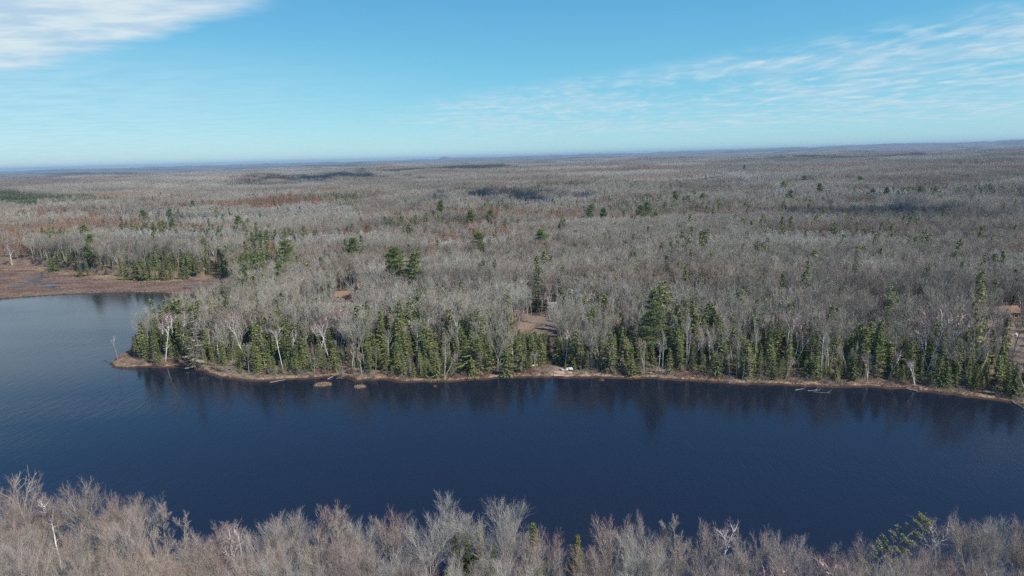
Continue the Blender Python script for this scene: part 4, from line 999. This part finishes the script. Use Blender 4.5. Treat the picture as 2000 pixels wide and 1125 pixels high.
for i, a_ in enumerate([((528, 743.5), (557, 741), 0.13, 'thin pale log floating off the bank, left of the larger mound', 0), ((640, 738), (668, 726), 0.12, 'grey branchy fallen top at the water behind the larger mound', 14),
        ((1240, 717), (1262, 733), 0.16, 'brown fallen trunk sloping to the water left of the tallest pine', 3), ((1262, 730), (1305, 722), 0.14, 'grey fallen top with many branches below the tallest pine', 22),
        ((1340, 728), (1372, 740), 0.13, 'pale fallen trunk on the bank right of the tallest pine', 8), ((1372, 735), (1438, 750), 0.15, 'long pale fallen tree reaching into the water', 20), ((1425, 746), (1460, 748), 0.12, 'tangle of grey branches at the end of the long pale fallen tree', 24),
        ((1552, 759), (1572, 757), 0.10, 'short pale log in the water, left of two', 6), ((1578, 762), (1600, 759), 0.09, 'short pale log in the water, right of two', 6), ((1590, 766), (1622, 771), 0.07, 'submerged thin pole further out in the water', 2),
        ((1130, 731), (1156, 724), 0.12, 'grey branchy drift log right of the dock', 12), ((985, 735), (1020, 728), 0.11, 'pale fallen stem on the bank left of the dock', 6), ((1772, 758), (1792, 762), 0.25, 'dark stubby log at the water edge on the right', 2),
        ((1975, 784), (2010, 800), 0.15, 'grey driftwood at the right end of the shore', 12), ((205, 711), (222, 709), 0.09, 'dark stick in the water off the tip of the peninsula', 3)]):
    log(a_[0], a_[1], a_[2], a_[3], 40+i, branches=a_[4])

# ------------------------------------------------------------------ dock, boats, cabins
M['deck'] = mat_plain('weathered_planks', (0.46, 0.33, 0.27), (0.36, 0.26, 0.21), 2.0)
M['white'] = mat_plain('white_paint', (0.80, 0.80, 0.78), (0.70, 0.70, 0.68), 1.0, 0.4, 0.4)
M['hull_white'] = mat_plain('worn_white_hull', (0.58, 0.58, 0.56), (0.42, 0.42, 0.41), 1.4, 0.5)
M['yellow'] = mat_plain('faded_yellow_hull', (0.62, 0.56, 0.20), (0.52, 0.46, 0.18), 1.0, 0.4, 0.4)
M['dark'] = mat_plain('dark_gap', (0.03, 0.03, 0.03)); M['wall_brown'] = mat_plain('brown_siding', (0.24, 0.15, 0.10), (0.19, 0.12, 0.085), 1.5)
M['roof_red'] = mat_plain('red_brown_shingles', (0.34, 0.15, 0.115), (0.27, 0.125, 0.10), 2.5); M['roof_grey'] = mat_plain('grey_roofing', (0.40, 0.40, 0.40), (0.30, 0.30, 0.30), 2.0)
M['glass'] = NT('window_glass', 0.05, 0.6).m; M['glass'].node_tree.nodes['Principled BSDF'].inputs['Base Color'].default_value = (0.03, 0.04, 0.05, 1)
M['wall_orange'] = mat_plain('orange_brown_siding', (0.36, 0.20, 0.11), (0.29, 0.16, 0.09), 1.5); M['metal'] = mat_plain('grey_metal', (0.30, 0.30, 0.31), rough=0.4)
def dock():
    o = empty('dock', (0, 0, 0)); c0 = gp(1094, 737); o.location = (c0[0], c0[1], 0); tag(o, 'low wooden swimming dock of pinkish planks at the foot of the brown lawn', 'dock')
    def deck(x0, x1, y0, y1, z, nm):
        mb = MB(); n = int((y1-y0)/0.19)
        for i in range(n): mb.box(((x0+x1)/2, y0+(i+0.5)*(y1-y0)/n, z), (x1-x0, (y1-y0)/n-0.02, 0.05))
        d_ = mb.build(nm, M['deck'], o); b = MB()
        for xx in (x0+0.12, (x0+x1)/2, x1-0.12): b.box((xx, (y0+y1)/2, z-0.11), (0.09, y1-y0-0.06, 0.16))
        b.build('joist', M['wall_brown'], d_)
        p = MB()
        for xx in (x0+0.1, x1-0.1):
            for yy in (y0+0.12, y1-0.12): p.tube([(xx, yy, -1.2), (xx, yy, z-0.03)], [0.06, 0.06], 6)
        p.build('post', M['deck'], d_)
    deck(-1.75, 1.45, 0.0, 4.4, 0.42, 'platform'); deck(1.50, 4.4, 0.0, 1.7, 0.36, 'walkway'); deck(2.55, 4.3, 2.45, 3.7, 0.40, 'walkway')
dock()
def hull(o, L_, W_, H_, mat, upside=True, n=16, canoe=False):
    def shell(off):
        V = []
        for i in range(n+1):
            t = i/n; w = W_/2*(sin(pi*t)**(0.62) if canoe else min(1, (sin(pi*min(t, 0.5)))**0.6))+0.01; k = H_*(1 if canoe else (0.85+0.15*t))
            for j in range(9):
                a = -pi/2+pi*j/8; V.append(((t-0.5)*L_, (w-off)*sin(a), -(k-off)*cos(a)**0.7 if abs(a) < pi/2-1e-3 else 0.0))
        return np.array(V)
    V = shell(0); F = [(i*9+j, (i+1)*9+j, (i+1)*9+j+1, i*9+j+1) for i in range(n) for j in range(8)]
    V2 = shell(0.04); m = len(V); F += [tuple(q+m for q in f[::-1]) for f in F]
    V = np.concatenate([V, V2])
    if upside: V = V*np.array([1, -1, -1])
    mb = MB(); mb.add(V, F); h_ = mb.build('hull', mat, o, smooth=True)
    g = MB()
    for s_ in (0, 8): g.tube([V[i*9+s_] for i in range(n+1)], [0.03]*(n+1), 4)
    g.build('gunwale', M['metal'], o)
    k = MB(); k.tube([V[i*9+4]+np.array([0, 0, 0.02 if upside else -0.02]) for i in range(1, n)], [0.025]*(n-1), 4); k.build('keel', mat, o)
    th_ = MB()
    for xx in (-0.18, 0.2): th_.box((xx*L_, 0, 0.02 if upside else -0.05), (0.18, W_*0.86, 0.03))
    th_.build('thwart', M['deck'], o); return h_
def boat(px, py, L_, W_, H_, mat, rz, label, canoe=False, name='rowing_boat', tilt=0.0, z=0.15):
    g = gt(px, py); o = empty(name, (g[0], g[1], g[2]+z), rz); o.rotation_euler = (tilt, 0, rz); hull(o, L_, W_, H_, mat, canoe=canoe); tag(o, label, 'boat' if name == 'rowing_boat' else 'canoe')
boat(1107, 723, 3.5, 1.35, 0.55, M['hull_white'], 0.35, 'white rowing boat lying upside down on the bank behind the dock')
boat(1119, 719, 3.4, 0.85, 0.42, M['roof_grey'], 0.15, 'grey upturned canoe right of the white rowing boat', True, 'canoe')
boat(1041, 718, 3.6, 0.95, 0.5, M['yellow'], 0.6, 'yellow upturned canoe on the wooded bank left of the dock', True, 'canoe', tilt=-0.5, z=0.35)
def gable(o, cx, cy_, w, d, hw, hr, wall, roof, over=0.4, along='x', nm='wall'):
    """four walls with gable ends and a pitched roof of two thick slopes"""
    mb = MB(); a = w/2; b = d/2; z0 = -0.8
    if along == 'x': V = [(-a, -b, z0), (a, -b, z0), (a, b, z0), (-a, b, z0), (-a, -b, hw), (a, -b, hw), (a, b, hw), (-a, b, hw), (-a, 0, hw+hr), (a, 0, hw+hr)]; F = [(0, 1, 5, 4), (2, 3, 7, 6), (1, 2, 6, 9, 5), (3, 0, 4, 8, 7)]
    else: V = [(-a, -b, z0), (a, -b, z0), (a, b, z0), (-a, b, z0), (-a, -b, hw), (a, -b, hw), (a, b, hw), (-a, b, hw), (0, -b, hw+hr), (0, b, hw+hr)]; F = [(1, 2, 6, 5), (3, 0, 4, 7), (0, 1, 5, 8, 4), (2, 3, 7, 9, 6)]
    mb.add(np.array(V)+np.array([cx, cy_, 0]), F); wl = mb.build(nm, wall, o)
    r_ = MB(); half = b if along == 'x' else a; ang = math.atan2(hr, half); sl = math.hypot(hr, half)+over
    for s_ in (-1, 1):
        c = s_*(cos(ang)*(sl/2)); zz = hw+hr-sin(ang)*sl/2+0.10
        if along == 'x':
            r_.box((cx, cy_+c, zz), (w+2*over, sl, 0.14), rx=-s_*ang)
        else:
            m = MB(); m.box((0, 0, 0), (d+2*over, sl, 0.14), rx=-s_*ang); v = m.v[0]; v = np.stack([-v[:, 1]*1.0, v[:, 0], v[:, 2]], 1); v[:, 0] *= 1
            r_.add(v+np.array([cx-c, cy_, zz]), m.f)
    return wl, r_.build('roof', roof, o)
def window(wl, x, y, z, w, h):
    f = MB()
    for (a, b, c, d) in ((0, h/2+0.04, w+0.16, 0.08), (0, -h/2-0.04, w+0.16, 0.08), (-w/2-0.04, 0, 0.08, h), (w/2+0.04, 0, 0.08, h)): f.box((x+a, y-0.03, z+b), (c, 0.09, d))
    f_ = f.build('window', M['white'], wl); g = MB(); g.box((x, y-0.012, z), (w, 0.03, h)); g.build('pane', M['glass'], f_)
def house():
    g = gt(700, 590); o = empty('house', (g[0], g[1], g[2]), 0.12); tag(o, 'brown lake house with red-brown gable roof and a long deck, half hidden by bare trees', 'house')
    wl, rf = gable(o, 0, 2, 6.4, 8.5, 3.9, 3.3, M['wall_brown'], M['roof_red'], along='y'); window(wl, -1.4, -2.25, 2.2, 1.3, 1.5); window(wl, 1.4, -2.25, 2.2, 1.3, 1.5); window(wl, 0, -2.25, 4.9, 1.0, 0.9)
    d_ = MB(); d_.box((0.0, -2.27, 1.0), (0.9, 0.06, 2.0)); d_.build('door', M['wall_orange'], wl)
    wl2, _ = gable(o, -6.3, 3.0, 6.2, 6.0, 2.8, 1.6, M['wall_brown'], M['wall_brown'], nm='wing_wall'); window(wl2, -7.4, 0.0, 1.6, 1.4, 1.1); window(wl2, -5.0, 0.0, 1.6, 1.4, 1.1)
    c = MB(); c.box((1.6, 4.0, 7.2), (0.7, 0.7, 1.6)); c.build('chimney', M['bark_dark'], rf)
    dk = MB(); dk.box((-2.5, -4.1, -0.1), (11, 3.6, 0.12)); D_ = dk.build('deck', M['deck'], o); rl = MB()
    for i in range(12): rl.box((-7.9+i*0.98, -5.85, 0.45), (0.09, 0.09, 1.0))
    rl.box((-2.5, -5.85, 0.98), (11, 0.12, 0.08)); rl.box((-2.5, -5.85, 0.55), (11, 0.05, 0.4)); rl.build('railing', M['deck'], D_)
    p = MB()
    for i in range(5): p.box((-7.8+i*2.65, -5.6, -1.1), (0.16, 0.16, 1.9))
    p.build('post', M['wall_brown'], D_)
house()
def shed():
    g = gt(751, 566); o = empty('shed', (g[0], g[1], g[2]), -0.2); tag(o, 'small white gabled shed right of the lake house', 'shed')
    wl, _ = gable(o, 0, 0, 2.8, 3.2, 2.0, 1.1, M['white'], M['roof_grey'], 0.2, 'y'); d_ = MB(); d_.box((0, -1.63, 0.95), (0.9, 0.05, 1.9)); d_.build('door', M['wall_brown'], wl)
shed()
def camper():
    g = gt(1080, 604); o = empty('camper_trailer', (g[0], g[1], g[2]), 0.1); tag(o, 'small camper trailer with pale roof among trees behind the brown lawn', 'trailer')
    b = MB(); n = 14; prof = [(-2.6, 0.55), (-2.6, 1.5), (-2.25, 2.3), (-1.7, 2.55), (1.9, 2.55), (2.4, 2.3), (2.6, 1.5), (2.45, 0.55)]; k = len(prof)
    b.add([(x_, -1.1, z_) for x_, z_ in prof]+[(x_, 1.1, z_) for x_, z_ in prof], [tuple(range(k)), tuple(range(k, 2*k))[::-1]]+[(i, i+k, (i+1) % k+k, (i+1) % k) for i in range(k)])
    bo = b.build('body', M['roof_grey'], o); b = None; st = MB(); st.box((0, -1.11, 1.05), (4.8, 0.03, 0.3)); st.build('stripe', M['wall_brown'], bo)
    for x_ in (-1.3, 0.9): window(bo, x_, -1.13, 1.8, 0.9, 0.5)
    d_ = MB(); d_.box((-0.2, -1.12, 1.4), (0.6, 0.05, 1.6)); d_.build('door', M['roof_grey'], bo)
    for s_ in (-1, 1):
        w_ = MB(); w_.tube([(0.5, s_*0.95, 0.35), (0.5, s_*1.15, 0.35)], [0.34, 0.34], 14, True); w_.build('wheel', M['dark'], o)
    h_ = MB(); h_.tube([(-2.6, 0.5, 0.6), (-3.7, 0, 0.5)], [0.05, 0.05], 4); h_.tube([(-2.6, -0.5, 0.6), (-3.7, 0, 0.5)], [0.05, 0.05], 4); h_.build('hitch', M['metal'], o)
camper()
def cabin():
    g = gt(1962, 622); o = empty('cabin', (g[0], g[1], g[2]), -0.1); tag(o, 'orange-brown cabin among birches at the top of the right-hand clearing', 'cabin')
    wl, rf = gable(o, 0, 0, 6.5, 5.5, 2.6, 1.7, M['wall_orange'], M['wall_brown']); window(wl, -1.8, -2.75, 1.5, 1.1, 1.0); window(wl, 1.9, -2.75, 1.5, 1.1, 1.0); d_ = MB(); d_.box((0.1, -2.78, 0.95), (0.95, 0.05, 2.0)); d_.build('door', M['white'], wl)
cabin()
def birdhouse():
    g = gt(1977, 706); o = empty('birdhouse_pole', (g[0], g[1], g[2])); tag(o, 'tall thin pole with a white birdhouse on top in the right-hand clearing', 'birdhouse')
    hh = top_h(1980, 706, 656); p = MB(); p.tube([(0, 0, -0.3), (0.1, 0, hh*0.5), (0.18, 0, hh)], [0.06, 0.05, 0.045], 6); p.build('pole', M['bark_dark'], o)
    b = MB(); k = 8; rr_ = 0.42; V = [(0.18+rr_*cos(i*2*pi/k), rr_*sin(i*2*pi/k), hh+z_) for z_ in (0, 0.6) for i in range(k)]
    b.add(V, [(i, (i+1) % k, k+(i+1) % k, k+i) for i in range(k)]+[tuple(range(k))[::-1], tuple(range(k, 2*k))]); bx_ = b.build('box', M['white'], o)
    r_ = MB(); r_.add([(0.18+0.55*cos(i*2*pi/k), 0.55*sin(i*2*pi/k), hh+0.58) for i in range(k)]+[(0.18, 0, hh+0.95)], [(i, (i+1) % k, k) for i in range(k)]+[tuple(range(k))[::-1]]); r_.build('roof', M['white'], bx_)
birdhouse()
def lawn_chair():
    g = gt(1082, 630); o = empty('lawn_chair', (g[0], g[1], g[2]), 2.6); tag(o, 'dark wooden lawn chair standing on the brown lawn', 'chair'); w = 0.75
    s_ = MB(); s_.box((0, 0, 0.38), (w, 0.6, 0.05), rx=-0.12); s_.build('seat', M['bark_dark'], o); b = MB()
    for i in range(5): b.box((-0.3+i*0.15, 0.42, 0.78), (0.12, 0.04, 0.95), rx=0.35)
    b.build('backrest', M['bark_dark'], o)
    for x_ in (-0.4, 0.4):
        a = MB(); a.box((x_, -0.02, 0.62), (0.13, 0.8, 0.04)); a.build('armrest', M['bark_dark'], o)
        for y_ in (-0.33, 0.33): l_ = MB(); l_.box((x_, y_, 0.28), (0.06, 0.08, 0.64)); l_.build('leg', M['bark_dark'], o)
lawn_chair()
log((1066, 622), (1092, 626), 0.22, 'dark log lying across the top of the brown lawn', 70, 'bark_dark', 4)

# ------------------------------------------------------------------ far woods: whole plots of small trees, then a canopy sheet to the hills
def far_mat(name, cols, warm):
    t = NT(name, 0.95, 0.05); inf = t.info(); a = t.attr('tint')
    c = t.mix(t.sm(a, 0.0, 0.6), cols[0], cols[1]); c = t.mix(t.sm(a, 0.6, 1.0), c, cols[2])
    if warm: c = t.mix(t.math('MULTIPLY', t.sm(t.noise(inf.outputs['Location'], 0.0022, 3, sc=(0.45, 1.6, 1)), 0.45, 0.62), 0.7), c, warm)
    v = t.sm(t.noise(inf.outputs['Location'], 0.004, 2, sc=(0.4, 1.5, 1)), 0.38, 0.62, 0.70, 1.2)
    t.col(t.mix(1.0, c, t.mix(v, (0, 0, 0), (1, 1, 1)), 'MULTIPLY')); return t.m
M['far_twig'] = far_mat('far_crowns', ((0.27, 0.265, 0.225), (0.36, 0.355, 0.31), (0.33, 0.29, 0.25)), (0.33, 0.24, 0.19))
M['far_needle'] = far_mat('far_needles', ((0.065, 0.085, 0.04), (0.09, 0.11, 0.05), (0.11, 0.13, 0.06)), None)
M['far_rust'] = far_mat('far_rust_crowns', ((0.31, 0.215, 0.165), (0.36, 0.25, 0.19), (0.34, 0.26, 0.20)), None)
M['far_pale'] = far_mat('far_silver_crowns', ((0.38, 0.37, 0.32), (0.44, 0.43, 0.38), (0.40, 0.39, 0.35)), None)
def plot(seed, pcon, size=44.0, sp_=4.9, mt='far_twig'):
    r = np.random.default_rng(seed); B_ = []; C_ = []; tb = []; tc = []
    n = int(size/sp_)
    for i in range(n):
        for j in range(n):
            x0 = (i+0.5-n/2+r.uniform(-0.45, 0.45))*sp_; y0 = (j+0.5-n/2+r.uniform(-0.45, 0.45))*sp_; ti = r.random()
            if r.random() < pcon:
                h = r.uniform(8, 15); m_ = 26; a = r.uniform(0, 6.28, m_); zz = h*np.sort(r.uniform(0.08, 0.97, m_)); L_ = h*0.2*(1-zz/h)**0.8+0.25
                c = np.stack([x0+0*a, y0+0*a, zz+0.25], 1); d = np.stack([np.cos(a), np.sin(a), -0.35+0*a], 1); s_ = np.stack([-np.sin(a), np.cos(a), 0*a], 1)
                C_.append(np.stack([c+0*d, c+d*L_[:, None]-s_*L_[:, None]*0.5, c+d*L_[:, None]+s_*L_[:, None]*0.5], 1)); tc += [ti]*m_*3
            else:
                h = r.uniform(11, 15.5); m_ = 34; R_ = r.uniform(1.9, 2.9); a = r.uniform(0, 6.28, m_); zz = h*r.uniform(0.5, 0.93, m_)
                q = np.stack([x0+np.cos(a)*R_*0.35*r.random(m_), y0+np.sin(a)*R_*0.35*r.random(m_), zz], 1); d = norm(np.stack([np.cos(a)*0.75, np.sin(a)*0.75, 0.5+0.9*(zz/h-0.5)], 1)+r.normal(size=(m_, 3))*0.2)
                L_ = R_*r.uniform(0.6, 1.0, (m_, 1)); s_ = norm(np.cross(d, r.normal(size=(m_, 3))))*0.085
                B_.append(np.stack([q-s_, q+s_, q+d*L_], 1)); q2 = q+d*L_*0.5; d2 = norm(d+r.normal(size=d.shape)*0.5); B_.append(np.stack([q2-s_*0.8, q2+s_*0.8, q2+d2*L_*0.6], 1))
                t0 = np.array([x0, y0, -3.0]); w_ = np.array([0.13, 0.02, 0]); B_.append(np.array([[t0-w_, t0+w_, [x0, y0, h*0.8]], [t0-w_[[1, 0, 2]], t0+w_[[1, 0, 2]], [x0, y0, h*0.8]]])); tb += [ti]*(2*m_+2)*3
    m = MB(); ms = []
    tt = []
    if B_: m.tris(np.concatenate(B_)); ms.append(M[mt]); tt += tb
    if C_: m.k = len(ms); m.tris(np.concatenate(C_)); ms.append(M['far_needle']); tt += tc
    me = m.mesh('forest_plot', ms); me.attributes.new('tint', 'FLOAT', 'POINT').data.foreach_set('value', np.array(tt, np.float32))
    return proto_obj('forest_plot', me)
PL = [plot(800+i, p) for i, p in enumerate([0.0, 0.02, 0.05, 0.0, 0.22, 0.5, 0.97])]+[plot(810, 0.02, mt='far_rust'), plot(811, 0.0, mt='far_pale')]
x, y, r = jgrid(-4600, 4600, 900, 5600, 42, 95, 0.12)
rad = np.hypot(x, y); ok = (np.abs(np.arctan2(x, y)) < R(42.5)) & (rad > 1250-20) & (rad < 5600); x, y, rad = x[ok], y[ok], rad[ok]
z = terrain(x, y, np.full(len(x), 500.0)); px, py, _ = to_pix(x, y, z+12)
g1 = wavy(x/2.2, y, 420, 61); g2 = wavy(x/2, y, 160, 62); u = r.random(len(x)); pk = np.where(u < 0.45, 0, np.where(u < 0.7, 1, np.where(u < 0.85, 3, 2)))
g3 = wavy(x/2.5, y, 380, 63)+0.4*g2; g4 = wavy(x/2.5, y, 420, 64)-0.4*g2; pk = np.where(g3 > 0.9, 7, pk); pk = np.where(g4 > 0.75, 8, pk); pk = np.where(g1+0.5*g2 > 1.0, 4, pk); pk = np.where(g1+0.6*g2 > 1.7, 5, pk); pk = np.where(in_poly(x, y, PLANT2) | in_poly(x, y, PLANT1), 6, pk)
for (cx, cy, rx, ry) in CONIF: pk = np.where((((px-cx)/rx)**2+((py-cy)/ry)**2 < 1.1) & (pk != 6), 5, pk)
rz_ = r.integers(0, 4, len(x))*pi/2
FAR = np.stack([x, y, z-0.3, rz_, r.uniform(0.92, 1.08, len(x)), pk], 1)
mass('distant_forest', 'mixed grey and dark green forest rolling away towards the hills', 'forest', FAR, PL)
def canopy_mat():
    t = NT('far_canopy', 0.95, 0.05); p = t.pos()
    c = t.mix(t.sm(t.noise(p, 0.012, 6, 0.65, sc=(0.5, 1.6, 1)), 0.35, 0.65), (0.10, 0.095, 0.092), (0.175, 0.165, 0.155))
    c = t.mix(t.sm(t.noise(p, 0.0016, 5, 0.6, sc=(0.35, 1.8, 1)), 0.52, 0.60), c, (0.055, 0.065, 0.045))
    t.col(c); return t.m
rs = np.random.default_rng(9)
canopy = grid_mesh('distant_canopy', np.geomspace(5450, 24000, 170), R(1)*np.arange(-44, 44, 0.1), lambda X, Y, D: terrain(X, Y, D)+12.5+rs.normal(size=X.shape)*1.3, canopy_mat(), attrs=False)
tag(canopy, 'far-off forest canopy over low blue hills at the horizon', 'forest', None, 'stuff')

# ------------------------------------------------------------------ clouds that shade parts of the woods, and the air itself
def cloud_mat():
    t = NT('cloud_white', 1.0, 0.0); t.b.inputs['Base Color'].default_value = (0.85, 0.86, 0.88, 1); return t.m
M['cloud'] = cloud_mat()
def cloud(cx, cy, rx, ry, seed, hc=1050.0):
    """a flat-bottomed puffy cloud whose shadow falls on the ground about (cx, cy)"""
    r = np.random.default_rng(seed); off = (hc-14)/math.tan(SUN_EL); ox, oy = cx+sin(SUN_AZ)*off, cy+cos(SUN_AZ)*off
    import bmesh
    bm = bmesh.new()
    n = 110
    for i in range(n):
        a = r.uniform(0, 6.28); q = r.random()**0.8*(1+0.3*sin(3*a+seed)); sz = r.uniform(0.05, 0.12)*min(rx, ry)*(1.3-q*0.6)
        res = bmesh.ops.create_icosphere(bm, subdivisions=2, radius=sz)
        bmesh.ops.translate(bm, verts=res['verts'], vec=(cos(a)*q*rx, sin(a)*q*ry, sz*0.3))
    for v in bm.verts:
        v.co.z = max(v.co.z, 0)*0.8+(v.co.z < 0)*v.co.z*0.1
    me = bpy.data.meshes.new('cloud'); bm.to_mesh(me); bm.free(); me.materials.append(M['cloud'])
    o = bpy.data.objects.new('clouds', me); COL.objects.link(o); o.location = (ox, oy, hc); return tag(o, kind='structure')
for a_ in [(-10, 880, 120, 260, 1), (-560, 2000, 260, 380, 2), (260, 500, 130, 55, 3), (470, 640, 190, 60, 5), (1500, 2900, 700, 330, 4)]: cloud(*a_)
def haze():
    mb = MB(); b0, b1 = -4.0, 135.0; X = 26000; c = [(-X, -2500, b0), (X, -2500, b0), (X, 25500, b0), (-X, 25500, b0)]
    mb.add(c+[(a, b, b1) for a, b, _ in c], [(3, 2, 1, 0), (4, 5, 6, 7), (0, 1, 5, 4), (1, 2, 6, 5), (2, 3, 7, 6), (3, 0, 4, 7)])
    m = bpy.data.materials.new('air'); m.use_nodes = True; nt = m.node_tree; nt.nodes.remove(nt.nodes['Principled BSDF'])
    pv = nt.nodes.new('ShaderNodeVolumePrincipled'); pv.inputs['Color'].default_value = (0.36, 0.57, 0.80, 1); pv.inputs['Density'].default_value = HAZE_D; pv.inputs['Anisotropy'].default_value = 0.0
    nt.links.new(pv.outputs[0], nt.nodes['Material Output'].inputs['Volume'])
    tag(mb.build('haze', m), kind='stuff')
HAZE_D = 7e-5
haze()

# ------------------------------------------------------------------ labels that say which tree: counted outwards from the nearest landmark
LM = [('the leaning plume-like pine', 1770, 1030), ('the widest vase-shaped crown', 985, 1040), ('the near-bank cedar cluster', 925, 1060), ('the Y-forked near birch', 1850, 1060), ('the straight white near birch', 1412, 1060),
      ('the dip showing open water', 1640, 1080), ('the lower right corner', 1980, 1100), ('the lower left corner', 20, 1100), ('the flat-topped rosy crown', 150, 990), ('the tall rosy crown', 640, 1030), ('the forked tip by open water', 350, 1040), ('the mid-bank water gap', 1105, 1080), ('the tall rosy crown\'s foot', 640, 1110), ('the foot of the forked tip', 350, 1115),
      ('the peninsula tip', 235, 712), ('the big grey dead spruce', 385, 690), ('the many-stemmed birch clump', 480, 660), ('the larger grassy mound', 631, 735), ('the smaller grassy mound', 703, 738), ('the lake house', 690, 580), ('the tiny tussock', 850, 740),
      ('the two-stemmed birch pair', 670, 650), ('the wooden dock', 1100, 730), ('the brown lawn', 1055, 625), ('the tallest white pine', 1278, 650), ('the yellow canoe', 1041, 718), ('the long pale fallen tree', 1405, 740), ('the Y-shaped white birch', 1534, 650), ('the strongly leaning birch', 1570, 690),
      ('the small shore birch', 1738, 720), ('the V-shaped white birches', 1812, 700), ('the yellow-green bank cedar', 1905, 735), ('the birdhouse pole', 1977, 690), ('the row of right-hand birches', 1880, 600), ('the crooked white birch top', 1711, 610), ('the dark full pine', 556, 520), ('the dark bushy bog pine', 183, 500),
      ('the fork of the bog inlet', 440, 560), ('the short pale logs', 1575, 758), ('the pale birch left of the lawn', 1010, 640), ('the double birch beyond the lawn', 1157, 590), ('the forked birch', 1417, 660), ('the pair of pines', 785, 560), ('the curved-limbed birch', 738, 650), ('the crooked side-forked birch', 545, 680), ('the water behind the bog pools', 85, 535), ('the low bog-edge pine', 300, 530)]
def name_trees():
    buckets = {}
    for o, noun in GEN:
        x, y, z = o.location; px, py, _ = to_pix(x, y, z+3)
        best = min(LM, key=lambda q: (q[1]-px)**2+((q[2]-py)*1.6)**2); dx, dy = px-best[1], (py-best[2])*1.6
        sec = ('right of' if dx > 0 else 'left of') if abs(dx) > abs(dy) else ('behind' if dy < 0 else 'in front of')
        buckets.setdefault((noun, best[0], sec), []).append((dx*dx+dy*dy, o))
    ones = ['nearest', 'second', 'third', 'fourth', 'fifth', 'sixth', 'seventh', 'eighth', 'ninth', 'tenth', 'eleventh', 'twelfth', 'thirteenth', 'fourteenth', 'fifteenth', 'sixteenth', 'seventeenth', 'eighteenth', 'nineteenth', 'twentieth']
    W_ = ones+['twenty-'+q for q in ['first']+ones[1:9]]+['thirtieth']+['thirty-'+q for q in ['first']+ones[1:9]]
    for (noun, lm, sec), L_ in buckets.items():
        L_.sort(key=lambda q: q[0])
        for i, (_, o) in enumerate(L_):
            w_ = W_[min(i, len(W_)-1)]
            o['label'] = f'{w_} nearest {noun} {sec} {lm}' if 0 < i else (f'nearest {noun} {sec} {lm}' if len(L_) > 1 else f'single {noun} standing {sec} {lm}')
name_trees()
